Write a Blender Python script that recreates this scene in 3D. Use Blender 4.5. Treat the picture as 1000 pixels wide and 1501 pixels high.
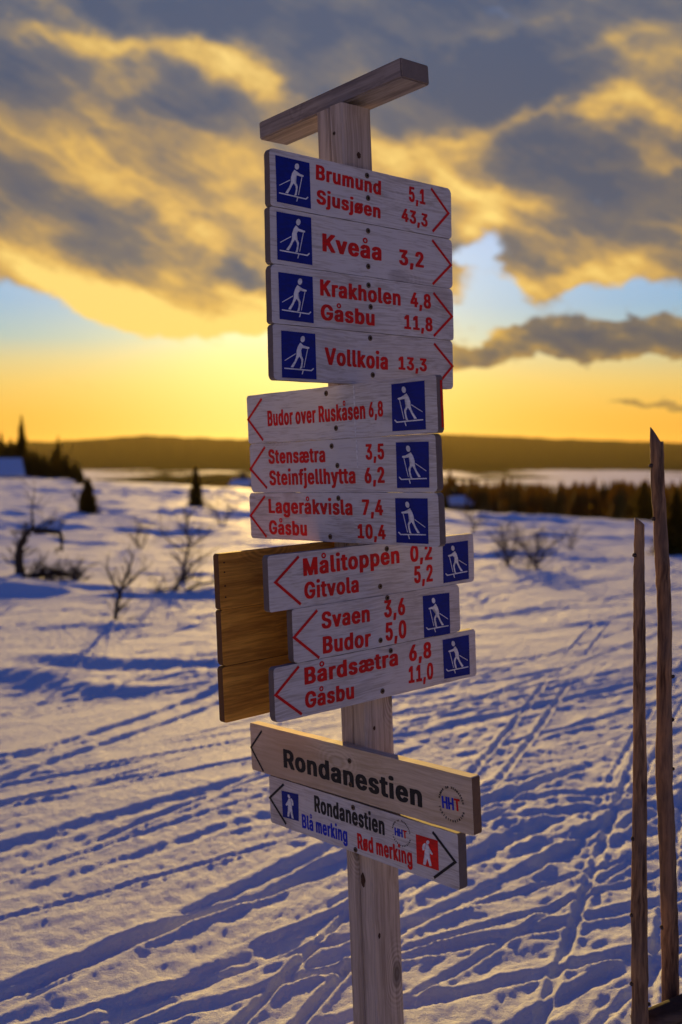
import bpy, bmesh, math, random
import numpy as np
from mathutils import Vector, Matrix, Euler

for o in list(bpy.data.objects): bpy.data.objects.remove(o)
SC = bpy.context.scene
COL = SC.collection
R = math.radians
PI = math.pi

# ---------------------------------------------------------------- camera
cam = bpy.data.cameras.new('camera'); camo = bpy.data.objects.new('camera', cam); COL.objects.link(camo)
camo.location = (0, 0, 1.6); camo.rotation_euler = (PI / 2 - math.atan(100 / 1609.5), 0, 0)
cam.sensor_fit = 'VERTICAL'; cam.sensor_height = 36; cam.lens = 1609.5 / 1501 * 36
cam.clip_start = .05; cam.clip_end = 40000
cam.dof.use_dof = True; cam.dof.focus_distance = 2.72; cam.dof.aperture_fstop = 2.4
SC.camera = camo

# ---------------------------------------------------------------- sun, sky, exposure
SUN_AZ, SUN_EL = math.atan((452 - 500) / 1609.5), R(9.6)        # the sun stands just behind the stack of signs
sd = Vector((math.sin(SUN_AZ) * math.cos(SUN_EL), math.cos(SUN_AZ) * math.cos(SUN_EL), math.sin(SUN_EL)))
sl = bpy.data.lights.new('sun', 'SUN'); so = bpy.data.objects.new('sun', sl); COL.objects.link(so)
sl.energy = 4.6; sl.angle = R(.6); sl.color = (1, .63, .16)
so.rotation_euler = sd.to_track_quat('Z', 'Y').to_euler(); so.location = (0, 0, 30)
SC.view_settings.view_transform = 'Standard'; SC.view_settings.look = 'None'
SC.view_settings.gamma = 1; SC.view_settings.use_curve_mapping = False
SC.view_settings.exposure = .2
SC.cycles.max_bounces = 6; SC.cycles.volume_bounces = 1; SC.cycles.use_denoising = True

class NT:
    """small helper for writing node trees as formulas"""
    def __init__(s, tree): s.t = tree; s.n = tree.nodes; s.l = tree.links
    def node(s, typ, **kw):
        n = s.n.new(typ)
        for k, v in kw.items(): setattr(n, k, v)
        return n
    def put(s, sock, v):
        if v is None: return
        if isinstance(v, bpy.types.NodeSocket): s.l.new(v, sock)
        else: sock.default_value = v
    def m(s, op, a, b=None, c=None, clamp=False):
        n = s.node('ShaderNodeMath', operation=op, use_clamp=clamp)
        s.put(n.inputs[0], a); s.put(n.inputs[1], b); s.put(n.inputs[2], c); return n.outputs[0]
    def add(s, a, b): return s.m('ADD', a, b)
    def mul(s, a, b): return s.m('MULTIPLY', a, b)
    def ss(s, x, a, b, lo=0., hi=1.):
        n = s.node('ShaderNodeMapRange', interpolation_type='SMOOTHSTEP')
        s.put(n.inputs[0], x); s.put(n.inputs[1], a); s.put(n.inputs[2], b); s.put(n.inputs[3], lo); s.put(n.inputs[4], hi); return n.outputs[0]
    def lin(s, x, a, b, lo=0., hi=1.):
        n = s.node('ShaderNodeMapRange'); n.clamp = True
        s.put(n.inputs[0], x); s.put(n.inputs[1], a); s.put(n.inputs[2], b); s.put(n.inputs[3], lo); s.put(n.inputs[4], hi); return n.outputs[0]
    def noise(s, vec, scale, detail=4, rough=.5, dist=0., out='Fac', dims='3D', w=None):
        n = s.node('ShaderNodeTexNoise', noise_dimensions=dims)
        if vec is not None: s.l.new(vec, n.inputs['Vector'])
        n.inputs['Scale'].default_value = scale; n.inputs['Detail'].default_value = detail
        n.inputs['Roughness'].default_value = rough; n.inputs['Distortion'].default_value = dist
        if w is not None: s.put(n.inputs['W'], w)
        return n.outputs[out]
    def comb(s, x, y, z):
        n = s.node('ShaderNodeCombineXYZ'); s.put(n.inputs[0], x); s.put(n.inputs[1], y); s.put(n.inputs[2], z); return n.outputs[0]
    def sep(s, v):
        n = s.node('ShaderNodeSeparateXYZ'); s.l.new(v, n.inputs[0]); return n.outputs[0], n.outputs[1], n.outputs[2]
    def vm(s, op, a, b=None, scale=None):
        n = s.node('ShaderNodeVectorMath', operation=op); s.put(n.inputs[0], a)
        if b is not None: s.put(n.inputs[1], b)
        if scale is not None: s.put(n.inputs['Scale'], scale)
        return n.outputs['Value'] if op in ('LENGTH', 'DOT_PRODUCT', 'DISTANCE') else n.outputs[0]
    def mix(s, f, a, b, mode='MIX', clampf=True):
        n = s.node('ShaderNodeMix', data_type='RGBA', blend_type=mode); n.clamp_factor = clampf
        s.put(n.inputs[0], f)
        for k, v in ((6, a), (7, b)):
            if isinstance(v, tuple) and len(v) == 3: v = v + (1,)
            s.put(n.inputs[k], v)
        return n.outputs[2]
    def ramp(s, x, stops, interp='LINEAR'):
        n = s.node('ShaderNodeValToRGB'); s.l.new(x, n.inputs[0]); cr = n.color_ramp; cr.interpolation = interp
        while len(cr.elements) < len(stops): cr.elements.new(.5)
        for e, (p, c) in zip(cr.elements, stops): e.position = p; e.color = tuple(c) + (1,) if len(c) == 3 else c
        return n.outputs[0]
    def bump(s, h, strength=.3, dist=.01, normal=None):
        n = s.node('ShaderNodeBump'); n.inputs['Strength'].default_value = strength; n.inputs['Distance'].default_value = dist
        s.l.new(h, n.inputs['Height'])
        if normal is not None: s.l.new(normal, n.inputs['Normal'])
        return n.outputs[0]

world = bpy.data.worlds.new('World'); SC.world = world; world.use_nodes = True
w = NT(world.node_tree); w.n.clear()
tc = w.node('ShaderNodeTexCoord').outputs['Generated']
dx, dy, dz = w.sep(tc)
AZ = w.mul(w.m('ARCTAN2', dx, dy), 16.1)                                   # azimuth and elevation, in tenths of a sixteenth
EL = w.m('MINIMUM', w.mul(w.m('DIVIDE', dz, w.m('MAXIMUM', w.m('SQRT', w.add(w.mul(dx, dx), w.mul(dy, dy))), .05)), 16.1), 60.)
dv = w.comb(dx, dy, w.mul(dz, 1.5))
nw = w.vm('SUBTRACT', w.noise(dv, 7, 5, .55, out='Color'), (.5, .5, .5))
nw2 = w.vm('SUBTRACT', w.noise(dv, 24, 4, .6, out='Color'), (.5, .5, .5))
P0 = w.comb(AZ, EL, 0.)
PW = w.vm('ADD', P0, w.vm('ADD', w.vm('MULTIPLY', nw, (2.6, 1.7, 0)), w.vm('MULTIPLY', nw2, (.7, .5, 0))))
def blobs(lst, pos):
    tot = None
    for cx, cy, sx, sy, rot, wt in lst:
        mp = w.node('ShaderNodeMapping', vector_type='TEXTURE'); w.l.new(pos, mp.inputs[0])
        mp.inputs[1].default_value = ((cx - 500) / 100, (650 - cy) / 100, 0); mp.inputs[2].default_value = (0, 0, R(rot)); mp.inputs[3].default_value = (sx / 100, sy / 100, 1)
        q = w.vm('DOT_PRODUCT', mp.outputs[0], mp.outputs[0])
        g = w.mul(w.m('EXPONENT', w.mul(q, -1.)), wt)
        tot = g if tot is None else w.add(tot, g)
    return tot
# colours of the clear sky by elevation, cloud masses and their sunlit parts (x, y, length, breadth, turn, weight)
SKYGAIN = .72
CLEAR = [(0, (1.0, .36, .03)), (.04, (1.02, .47, .05)), (.085, (.86, .55, .13)), (.12, (.60, .52, .25)), (.15, (.26, .42, .44)), (.20, (.12, .28, .50)), (.30, (.09, .19, .46)), (.60, (.07, .13, .36)), (1, (.045, .09, .32))]
COV = [(40, 515, 210, 55, -12, -1.1), (330, 530, 110, 30, 0, -.5), (705, 402, 45, 22, 10, -1.0), (735, 462, 60, 26, 0, -1.0), (920, 462, 80, 26, 0, -1.0),
       (850, 515, 300, 20, 0, 1.9), (165, 570, 85, 12, 0, 1.0), (970, 583, 80, 8, 0, 1.1), (1000, 555, 150, 14, 0, -.6), (810, 435, 90, 30, 20, .8),
       (120, 400, 240, 60, -15, .5), (340, 470, 110, 24, -5, .5)]
GOLD = [(130, 95, 120, 28, -8, .65), (330, 122, 95, 34, -8, .75), (395, 150, 30, 35, -45, .4), (250, 350, 260, 38, -33, .35), (120, 440, 240, 34, -14, .5), (330, 300, 90, 60, -40, .25), (300, 480, 150, 20, -8, .45),
        (300, 388, 120, 26, -22, -.55), (370, 410, 40, 18, 0, -.5), (120, 345, 130, 24, -25, -.22), (160, 230, 220, 70, -20, .02), (300, 50, 240, 50, 0, -.3), (60, 30, 90, 16, -20, .3), (230, 190, 90, 20, 0, -.25), (240, 290, 160, 60, -20, .07),
        (620, 250, 90, 50, -25, .55), (720, 300, 90, 32, -20, .4), (760, 180, 150, 18, 8, .5), (930, 150, 80, 40, 0, .35), (880, 90, 90, 22, 10, .35), (690, 355, 60, 30, 0, .5), (800, 440, 120, 30, 12, .45),
        (760, 130, 120, 50, 0, -.5), (850, 250, 170, 45, 0, -.27), (940, 240, 70, 20, 15, .22), (700, 60, 120, 16, 12, .3), (560, 40, 90, 18, -10, .22), (640, 60, 160, 60, 0, -.22), (960, 330, 130, 60, 0, -.25), (660, 380, 40, 25, 0, -.3), (850, 515, 240, 18, 0, -.42), (165, 570, 85, 12, 0, -.2)]
GOLDRAMP = [(0, (.085, .085, .12)), (.3, (.20, .15, .11)), (.50, (.46, .28, .09)), (.72, (.88, .50, .08)), (1, (1.25, .84, .18))]
HIGHRAMP = [(0, (.080, .110, .20)), (.3, (.15, .17, .23)), (.52, (.33, .28, .20)), (.78, (.80, .52, .14)), (1, (1.1, .75, .24))]

sunv = tuple(sd)
sdot = w.vm('DOT_PRODUCT', w.vm('NORMALIZE', tc), sunv)
back = w.ss(sdot, .75, -.35)                                               # 1 on the side of the sky away from the sun
high = w.ss(EL, 6.2, 13.)
en = w.m('DIVIDE', EL, 16.1)
clear = w.ramp(w.m('DIVIDE', EL, 10.), CLEAR)
glow = blobs([(430, 565, 230, 125, 0, 1.)], P0)
glow2 = blobs([(450, 590, 520, 80, 0, 1.)], P0)
clear = w.mix(w.m('MULTIPLY', glow2, .75, clamp=True), clear, (1.2, .74, .09))
clear = w.mix(w.m('MULTIPLY', glow, .9, clamp=True), clear, (1.3, 1.02, .26))
clear = w.mix(back, clear, w.ramp(w.m('DIVIDE', EL, 20.), [(0, (.24, .19, .22)), (.12, (.34, .24, .24)), (.35, (.07, .11, .28)), (1, (.004, .040, .25))]))
mr = w.node('ShaderNodeMapping'); w.l.new(tc, mr.inputs[0]); mr.inputs[2].default_value = (0, R(-24), 0)    # cloud bands lie aslant
nA = w.noise(w.vm('MULTIPLY', mr.outputs[0], (.8, 1, 2.3)), 7.5, 8, .56, .25)
nC = w.noise(w.vm('MULTIPLY', tc, (1, 1, 1.6)), 42, 6, .62, .5)
nB = w.noise(w.vm('MULTIPLY', mr.outputs[0], (.75, 1, 2.2)), 15, 8, .58, .3)
cov = w.add(w.add(w.lin(EL, .7, 2.6, -.62, .52), blobs(COV, PW)), w.add(w.mul(w.add(nA, -.5), 1.9), w.mul(w.add(nC, -.5), .55)))
cov = w.ss(cov, -.22, .22)
gl = w.add(w.add(w.lin(EL, 0., 6.5, .62, .16), blobs(GOLD, PW)), w.add(w.mul(w.add(nB, -.5), 1.35), w.add(w.mul(w.add(nA, -.5), .6), w.mul(w.add(nC, -.5), .3))))
gl = w.add(gl, w.mul(blobs([(430, 520, 260, 160, 0, 1.)], P0), .3))
cloud = w.ramp(w.m('ADD', gl, 0., clamp=True), GOLDRAMP)
cloud = w.mix(w.mul(w.ss(EL, 3.6, 6.4), .6), cloud, w.ramp(w.m('ADD', gl, 0., clamp=True), HIGHRAMP))
cloud = w.mix(w.m('MAXIMUM', back, high), cloud, w.mix(w.lin(nA, .35, .65), (.002, .046, .28), (.007, .058, .30)))
cloud = w.mix(w.mul(back, w.ss(EL, 9., 1.)), cloud, w.mix(w.lin(nA, .35, .65), (.14, .115, .16), (.34, .25, .20)))
skyc = w.mix(w.mul(cov, .96), clear, cloud)
skyc = w.mix(w.ss(EL, 0., -.6), skyc, (.30, .20, .12))
ns = w.node('ShaderNodeTexSky', sky_type='NISHITA'); ns.sun_disc = False; ns.sun_elevation = SUN_EL; ns.sun_rotation = SUN_AZ
ns.air_density = 1.0; ns.dust_density = .35; ns.ozone_density = 3.0
veil = w.mul(w.add(w.mul(cov, -.88), 1.), w.ss(EL, .3, 3.4, .06, 1.))                                         # clouds hide the clear sky behind them
bg1 = w.node('ShaderNodeBackground'); w.l.new(w.vm('SCALE', ns.outputs[0], scale=veil), bg1.inputs[0]); bg1.inputs[1].default_value = .05
bg2 = w.node('ShaderNodeBackground'); w.l.new(skyc, bg2.inputs[0]); bg2.inputs[1].default_value = SKYGAIN
ads = w.node('ShaderNodeAddShader'); w.l.new(bg1.outputs[0], ads.inputs[0]); w.l.new(bg2.outputs[0], ads.inputs[1])
wo = w.node('ShaderNodeOutputWorld'); w.l.new(ads.outputs[0], wo.inputs[0])
HAZE = (1.8e-5, (1.0, .76, .32, 1), .6)
# ---------------------------------------------------------------- object helpers
def link(o, parent=None):
    COL.objects.link(o)
    if parent is not None: o.parent = parent
    return o
def mesh(name, verts, faces, mat, parent=None, smooth=False, loc=None):
    me = bpy.data.meshes.new(name); me.from_pydata([tuple(v) for v in verts], [], faces); me.update()
    return mobj(name, me, mat, parent, smooth, loc)
def mobj(name, me, mat, parent=None, smooth=False, loc=None):
    if mat is not None and not me.materials: me.materials.append(mat)
    if smooth: me.polygons.foreach_set('use_smooth', [True] * len(me.polygons))
    o = link(bpy.data.objects.new(name, me), parent)
    if loc is not None: o.location = loc
    return o
def bmobj(name, bm, mat, parent=None, smooth=False, loc=None):
    bmesh.ops.recalc_face_normals(bm, faces=bm.faces)
    me = bpy.data.meshes.new(name); bm.to_mesh(me); bm.free()
    return mobj(name, me, mat, parent, smooth, loc)
def empty(name, loc=(0, 0, 0), rz=0.):
    o = link(bpy.data.objects.new(name, None)); o.location = loc; o.rotation_euler = (0, 0, rz); o.empty_display_size = .1; return o
def tag(o, label=None, cat=None, group=None, kind=None):
    if label: o['label'] = label
    if cat: o['category'] = cat
    if group: o['group'] = group
    if kind: o['kind'] = kind
    return o
def copy_tree(o, parent=None):
    c = o.copy(); COL.objects.link(c); c.parent = parent
    for ch in list(o.children): copy_tree(ch, c)
    return c
def box_bm(bm, lo, hi, M=None):
    vs = [bm.verts.new((x, y, z)) for x in (lo[0], hi[0]) for y in (lo[1], hi[1]) for z in (lo[2], hi[2])]
    for f in ((0, 1, 3, 2), (4, 6, 7, 5), (0, 4, 5, 1), (2, 3, 7, 6), (0, 2, 6, 4), (1, 5, 7, 3)): bm.faces.new([vs[i] for i in f])
    if M is not None: bmesh.ops.transform(bm, matrix=M, verts=vs)
    return vs

# ---------------------------------------------------------------- numpy gradient noise
def vnoise(x, y, seed=0):
    xi = np.floor(x).astype(np.int64); yi = np.floor(y).astype(np.int64); fx = x - xi; fy = y - yi
    def h(a, b):
        n = (a * 374761393 + b * 668265263 + seed * 1442695041) & 0xffffffff
        n = ((n ^ (n >> 13)) * 1274126177) & 0xffffffff; n = n ^ (n >> 16)
        return (n & 0xffff) / 65535. * 2 * np.pi
    def g(a, b, px, py):
        t = h(a, b); return np.cos(t) * px + np.sin(t) * py
    u = fx * fx * fx * (fx * (fx * 6 - 15) + 10); v = fy * fy * fy * (fy * (fy * 6 - 15) + 10)
    a = g(xi, yi, fx, fy); b = g(xi + 1, yi, fx - 1, fy); c = g(xi, yi + 1, fx, fy - 1); d = g(xi + 1, yi + 1, fx - 1, fy - 1)
    return (a + (b - a) * u + (c - a) * v + (a - b - c + d) * u * v) * 1.4
def sstep(x, a, b):
    t = np.clip((x - a) / (b - a), 0, 1); return t * t * (3 - 2 * t)

# ---------------------------------------------------------------- terrain
def base_h(X, Y):
    """the lie of the land: a gentle field that breaks off at a crest, a wooded slope, a white bog, far hills"""
    X = np.asarray(X, float); Y = np.asarray(Y, float)
    crest = 64 - 24 * sstep(X, -8, 6)
    yy = np.minimum(Y, crest)
    h = -.023 * np.maximum(yy - 5, 0) * sstep(Y, 2, 9) - .050 * np.clip(X, -30, 30) * sstep(Y, 9, 38)
    d = np.maximum(Y - crest, 0)
    h = h - .115 * d * sstep(d, 0, 14) * (1 - sstep(d, 120, 420)) - (13 * sstep(d, 120, 240) + 21 * sstep(d, 150, 700)) + 0 * d
    r = np.hypot(X, Y); az = np.arctan2(X, Y)
    px = 500 + 1609.5 * np.tan(np.clip(az, -1.2, 1.2))
    ridge = 4 + 22 * np.exp(-((px - 215) / 95.) ** 2) + 32 * np.exp(-((px - 600) / 230.) ** 2) - 14 * sstep(px, 900, 1150) + 4 * vnoise(az * 60, az * 0 + 3., 5) + 2 * vnoise(az * 230, az * 0 + 1., 6)
    ridge = ridge + 4
    k = sstep(r, 1750, 4300)
    h = h * (1 - k) + ridge * k - 60 * sstep(r, 4500, 9000)
    return h
rng = np.random.RandomState(7)
TRK = []
for i in range(120):                                                  # ski tracks and drag marks, running away to the right
    ang = R(rng.uniform(34, 54) if i % 6 else rng.choice([16, 22, 28, 60, 64, 68])); t = rng.uniform(-9, 17) if i % 4 else rng.uniform(0, 8)
    big = i % 11 == 0
    TRK.append((t, ang, rng.uniform(.030, .045) if big else rng.uniform(.012, .030), rng.uniform(.008, .012) if big else rng.uniform(.004, .011), rng.uniform(0, 6.28), rng.uniform(.05, .3), rng.uniform(.14, .3), i % 3 == 0))
DRIFT = [  # x, y, length, width, angle, height : snow waves and banks in front of the shrubs
    (-2.3, 7.55, 2.2, .42, 5, .085), (-1.3, 8.3, 1.7, .3, -4, .05), (-4.6, 13.2, 1.9, .8, -12, .30), (-1.5, 12.7, 1.3, .5, 3, .13), (-2.0, 16.4, 2.0, .7, 0, .12), (-5.8, 24, 4, 1.2, 4, .22),
    (-1.6, 21, 1.8, .6, -5, .13), (-3.2, 31, 4, 1.6, 3, .22), (3.2, 19, 1.6, .7, -8, .13), (5.2, 27, 2.6, .9, 3, .15), (6.5, 38, 4, 1.5, 0, .25), (1.9, 10.6, 1.5, .3, 8, .035),
    (2.9, 33, 3, 1.0, 4, .15), (-9, 44, 6, 2, 5, .3), (-5, 50, 5, 2, -4, .3), (-.9, 10.8, 1.4, .3, -10, .045), (-2.7, 10.3, 1.2, .35, 10, .06)]
def detail_h(X, Y):
    X = np.asarray(X, float); Y = np.asarray(Y, float)
    r = np.hypot(X, Y)
    near = 1 - .8 * sstep(r, 16, 48)
    c, s = math.cos(R(43)), math.sin(R(43))
    U = X * c + Y * s; V = -X * s + Y * c
    wU = U + .35 * vnoise(U * .8, V * .8, 41); wV = V + .22 * vnoise(U * 1.3, V * 1.3, 42)
    h = .04 * vnoise(X * .35, Y * .35, 1) * (1 + 1. * sstep(r, 9, 25)) + .008 * vnoise(U * .55, V * 1.5, 2)
    h = h + sstep(r, 9, 26) * (.070 * vnoise(X * .42 + 5, Y * .6, 51) + .048 * vnoise(X * .95, Y * 1.4 + 4, 52) + .055 * vnoise(X * .16, Y * .3 + 4, 53)) + sstep(r, 6, 14) * .024 * vnoise(X * 1.9, Y * 2.9, 54)
    pat = .35 + .9 * sstep(vnoise(X * .33 + 9, Y * .33, 33), -.3, .35)
    h = h + near * pat * (.0058 * vnoise(wU * 1.2, wV * 4.2, 3) + .0055 * vnoise(wU * 3.0, wV * 9.5, 4) + .0044 * vnoise(wU * 6.5, wV * 21, 14) + .0022 * vnoise(wU * 13, wV * 38, 15))
    tr = sstep(vnoise(X * .5 + 3, Y * .5, 9), -.05, .35) * near * (1 - .6 * sstep(r, 6, 12))      # trodden, crumbly patches
    fr = 1 - sstep(r, 4.3, 6.5)
    lump = .0050 * vnoise(X * 3.4, Y * 3.4, 10) + .0068 * vnoise(X * 7.5 + 5, Y * 7.5, 11) + .0055 * vnoise(X * 15, Y * 15, 12)
    h = h + (.22 + .75 * tr + .55 * fr) * (.8 * lump) * near
    h = h + (.25 + .75 * tr + .6 * fr) * (.0024 * vnoise(X * 31, Y * 31, 13) + .0013 * vnoise(X * 58, Y * 58, 17)) * near
    for t, ang, wd, dp, ph, amp, gap, pair in TRK:
        ca, sa = math.cos(ang), math.sin(ang)
        u = X * ca + Y * sa; v = -X * sa + Y * ca - t * .62 + amp * np.sin(u * .38 + ph) * .8
        on = near * sstep(vnoise(u * .35 + ph * 7, u * 0 + ph, 20), -.28, .0)
        for g in ((0, gap) if pair else (0,)):
            q = (v - g) / wd
            m = np.abs(q) < 4.5
            if not m.any(): continue
            qq = q[m]
            h[m] += on[m] * dp * (-1.25 * np.exp(-qq ** 4 * .6) + .62 * np.exp(-((np.abs(qq) - 1.8) / .75) ** 2))
    for x, y, ln, wd, an, ht in DRIFT:
        ca, sa = math.cos(R(an)), math.sin(R(an)); u = ((X - x) * ca + (Y - y) * sa) / ln; v = (-(X - x) * sa + (Y - y) * ca) / wd
        v = v + .5 * vnoise(X * 1.1 / wd * .4, Y * 1.1 / wd * .4, 30)
        h = h + (1.15 if y < 9 else .7) * ht * (.7 + .9 * vnoise(X * 1.1, Y * 2.2, 31)) * np.exp(-u ** 2) * np.exp(-np.where(v < 0, (v * 1.6) ** 2, (v * .8) ** 2))
    return h
def gz(x, y):
    a, b = np.array([float(x)]), np.array([float(y)])
    h = base_h(a, b)
    return float((h + (detail_h(a, b) if math.hypot(x, y) < 80 else 0))[0])

def build_ground():
    rows = [.35]
    while rows[-1] < 2.3: rows.append(rows[-1] * 1.12)
    while rows[-1] < 62: rows.append(rows[-1] * 1.0042)
    while rows[-1] < 200: rows.append(rows[-1] * 1.011)
    while rows[-1] < 9000: rows.append(rows[-1] * 1.024)
    a_in = np.arange(-20.5, 20.5001, .072); a_out = np.concatenate([np.arange(-180, -60, 6), np.arange(-60, -20.6, 1.2)])
    a_out2 = np.concatenate([np.arange(21.2, 60, 1.2), np.arange(60, 179.9, 6)])
    ang = np.radians(np.concatenate([a_out, a_in, a_out2])); rr = np.array(rows)
    A, RR = np.meshgrid(ang, rr); X = RR * np.sin(A); Y = RR * np.cos(A)
    Hh = base_h(X, Y); sel = RR < 150
    hd = np.zeros_like(Hh); hd[sel] = detail_h(X[sel], Y[sel]) * (1 - sstep(RR[sel], 90, 150)); Hh = Hh + hd
    nr, nc = A.shape
    co = np.stack([X, Y, Hh], -1).reshape(-1, 3)
    idx = np.arange(nr * nc).reshape(nr, nc)
    nxt = np.roll(idx, -1, axis=1)
    q = np.stack([idx[:-1], idx[1:], nxt[1:], nxt[:-1]], -1).reshape(-1, 4)
    cz = float(Hh[0].mean()); co = np.vstack([co, [[0, 0, cz]]]); ci = len(co) - 1
    tri = np.stack([idx[0], nxt[0], np.full(nc, ci)], -1)
    me = bpy.data.meshes.new('snow_field')
    me.vertices.add(len(co)); me.vertices.foreach_set('co', co.astype(np.float32).ravel())
    nl = len(q) * 4 + len(tri) * 3; me.loops.add(nl)
    me.loops.foreach_set('vertex_index', np.concatenate([q.ravel(), tri.ravel()]).astype(np.int32))
    me.polygons.add(len(q) + len(tri))
    st = np.concatenate([np.arange(len(q)) * 4, len(q) * 4 + np.arange(len(tri)) * 3]).astype(np.int32)
    me.polygons.foreach_set('loop_start', st); me.update(calc_edges=True); me.validate()
    me.polygons.foreach_set('use_smooth', np.ones(len(me.polygons), bool))
    # where woods stand: on the slope under the crest and over the far hills; dark patches on the bog paint in cloud shade
    r = np.hypot(co[:, 0], co[:, 1]); d = co[:, 1]
    px = 500 + 1609.5 * co[:, 0] / np.maximum(co[:, 1], 1)
    bog = sstep(r, 700, 900) * (1 - sstep(r, 1500, 1800))
    f = sstep(r, 75, 110) * .9 * (1 - bog) + bog * np.where(px > 500, .47, .55) + sstep(r, 1700, 2400) * -.16  # bog term: patches of forest colour stand in for cloud shadow on its snow
    at = me.attributes.new('woods_shade', 'FLOAT', 'POINT'); at.data.foreach_set('value', f.astype(np.float32))
    return me

def mat_new(name):
    m = bpy.data.materials.new(name); m.use_nodes = True; t = NT(m.node_tree); t.n.clear()
    b = t.node('ShaderNodeBsdfPrincipled'); o = t.node('ShaderNodeOutputMaterial'); t.l.new(b.outputs[0], o.inputs[0])
    return m, t, b
def mat_snow():
    m, t, b = mat_new('snow')
    pos = t.node('ShaderNodeNewGeometry').outputs['Position']
    woods_shade = t.node('ShaderNodeAttribute', attribute_name='woods_shade').outputs['Fac']
    n1 = t.noise(pos, 28, 6, .6); n2 = t.noise(pos, 150, 4, .75); n3 = t.noise(pos, 2.2, 4, .5)
    col = t.mix(n3, (.74, .79, .87), (.84, .86, .90))
    fn = t.noise(t.vm('MULTIPLY', pos, (1, .5, 0)), .0040, 7, .6)
    fn2 = t.noise(t.vm('MULTIPLY', pos, (1, 1, 0)), .05, 4, .6)
    mask = t.ss(t.m('SUBTRACT', woods_shade, t.add(fn, t.mul(t.add(fn2, -.5), .22))), -.035, .035)
    fcol = t.mix(fn2, (.012, .018, .006), (.05, .055, .02))
    dist = t.vm('LENGTH', pos)
    t.l.new(t.mix(mask, col, fcol), b.inputs['Base Color'])
    rough = t.mix(t.ss(t.noise(pos, 9, 5, .75), .66, .72), t.mix(t.ss(n1, .35, .7), (.6,) * 3, (.8,) * 3), (.2,) * 3)
    t.l.new(t.mix(mask, rough, (.95,) * 3), b.inputs['Roughness'])
    b.inputs['IOR'].default_value = 1.31; t.l.new(t.m('MULTIPLY', t.add(t.mul(mask, -1.), 1.), .10), b.inputs['Specular IOR Level'])
    bm1 = t.bump(t.add(n1, t.mul(n2, .5)), .9, .018)
    mx = t.node('ShaderNodeMix', data_type='VECTOR'); t.l.new(t.ss(dist, 12., 45.), mx.inputs[0])
    t.l.new(bm1, mx.inputs[4]); t.l.new(t.node('ShaderNodeNewGeometry').outputs['Normal'], mx.inputs[5])
    t.l.new(mx.outputs[1], b.inputs['Normal'])
    return m
tag(mobj('snow_field', build_ground(), mat_snow()), kind='structure')

# ---------------------------------------------------------------- air
hz, ht_, hb = mat_new('haze')
ht_.n.clear(); pv = ht_.node('ShaderNodeVolumePrincipled'); pv.inputs['Density'].default_value = HAZE[0]; pv.inputs['Color'].default_value = HAZE[1]; pv.inputs['Anisotropy'].default_value = HAZE[2]
oo = ht_.node('ShaderNodeOutputMaterial'); ht_.l.new(pv.outputs[0], oo.inputs['Volume'])
bm = bmesh.new(); box_bm(bm, (-9500, -9500, -160), (9500, 9500, 62)); tag(bmobj('haze', bm, hz), kind='stuff')

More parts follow.
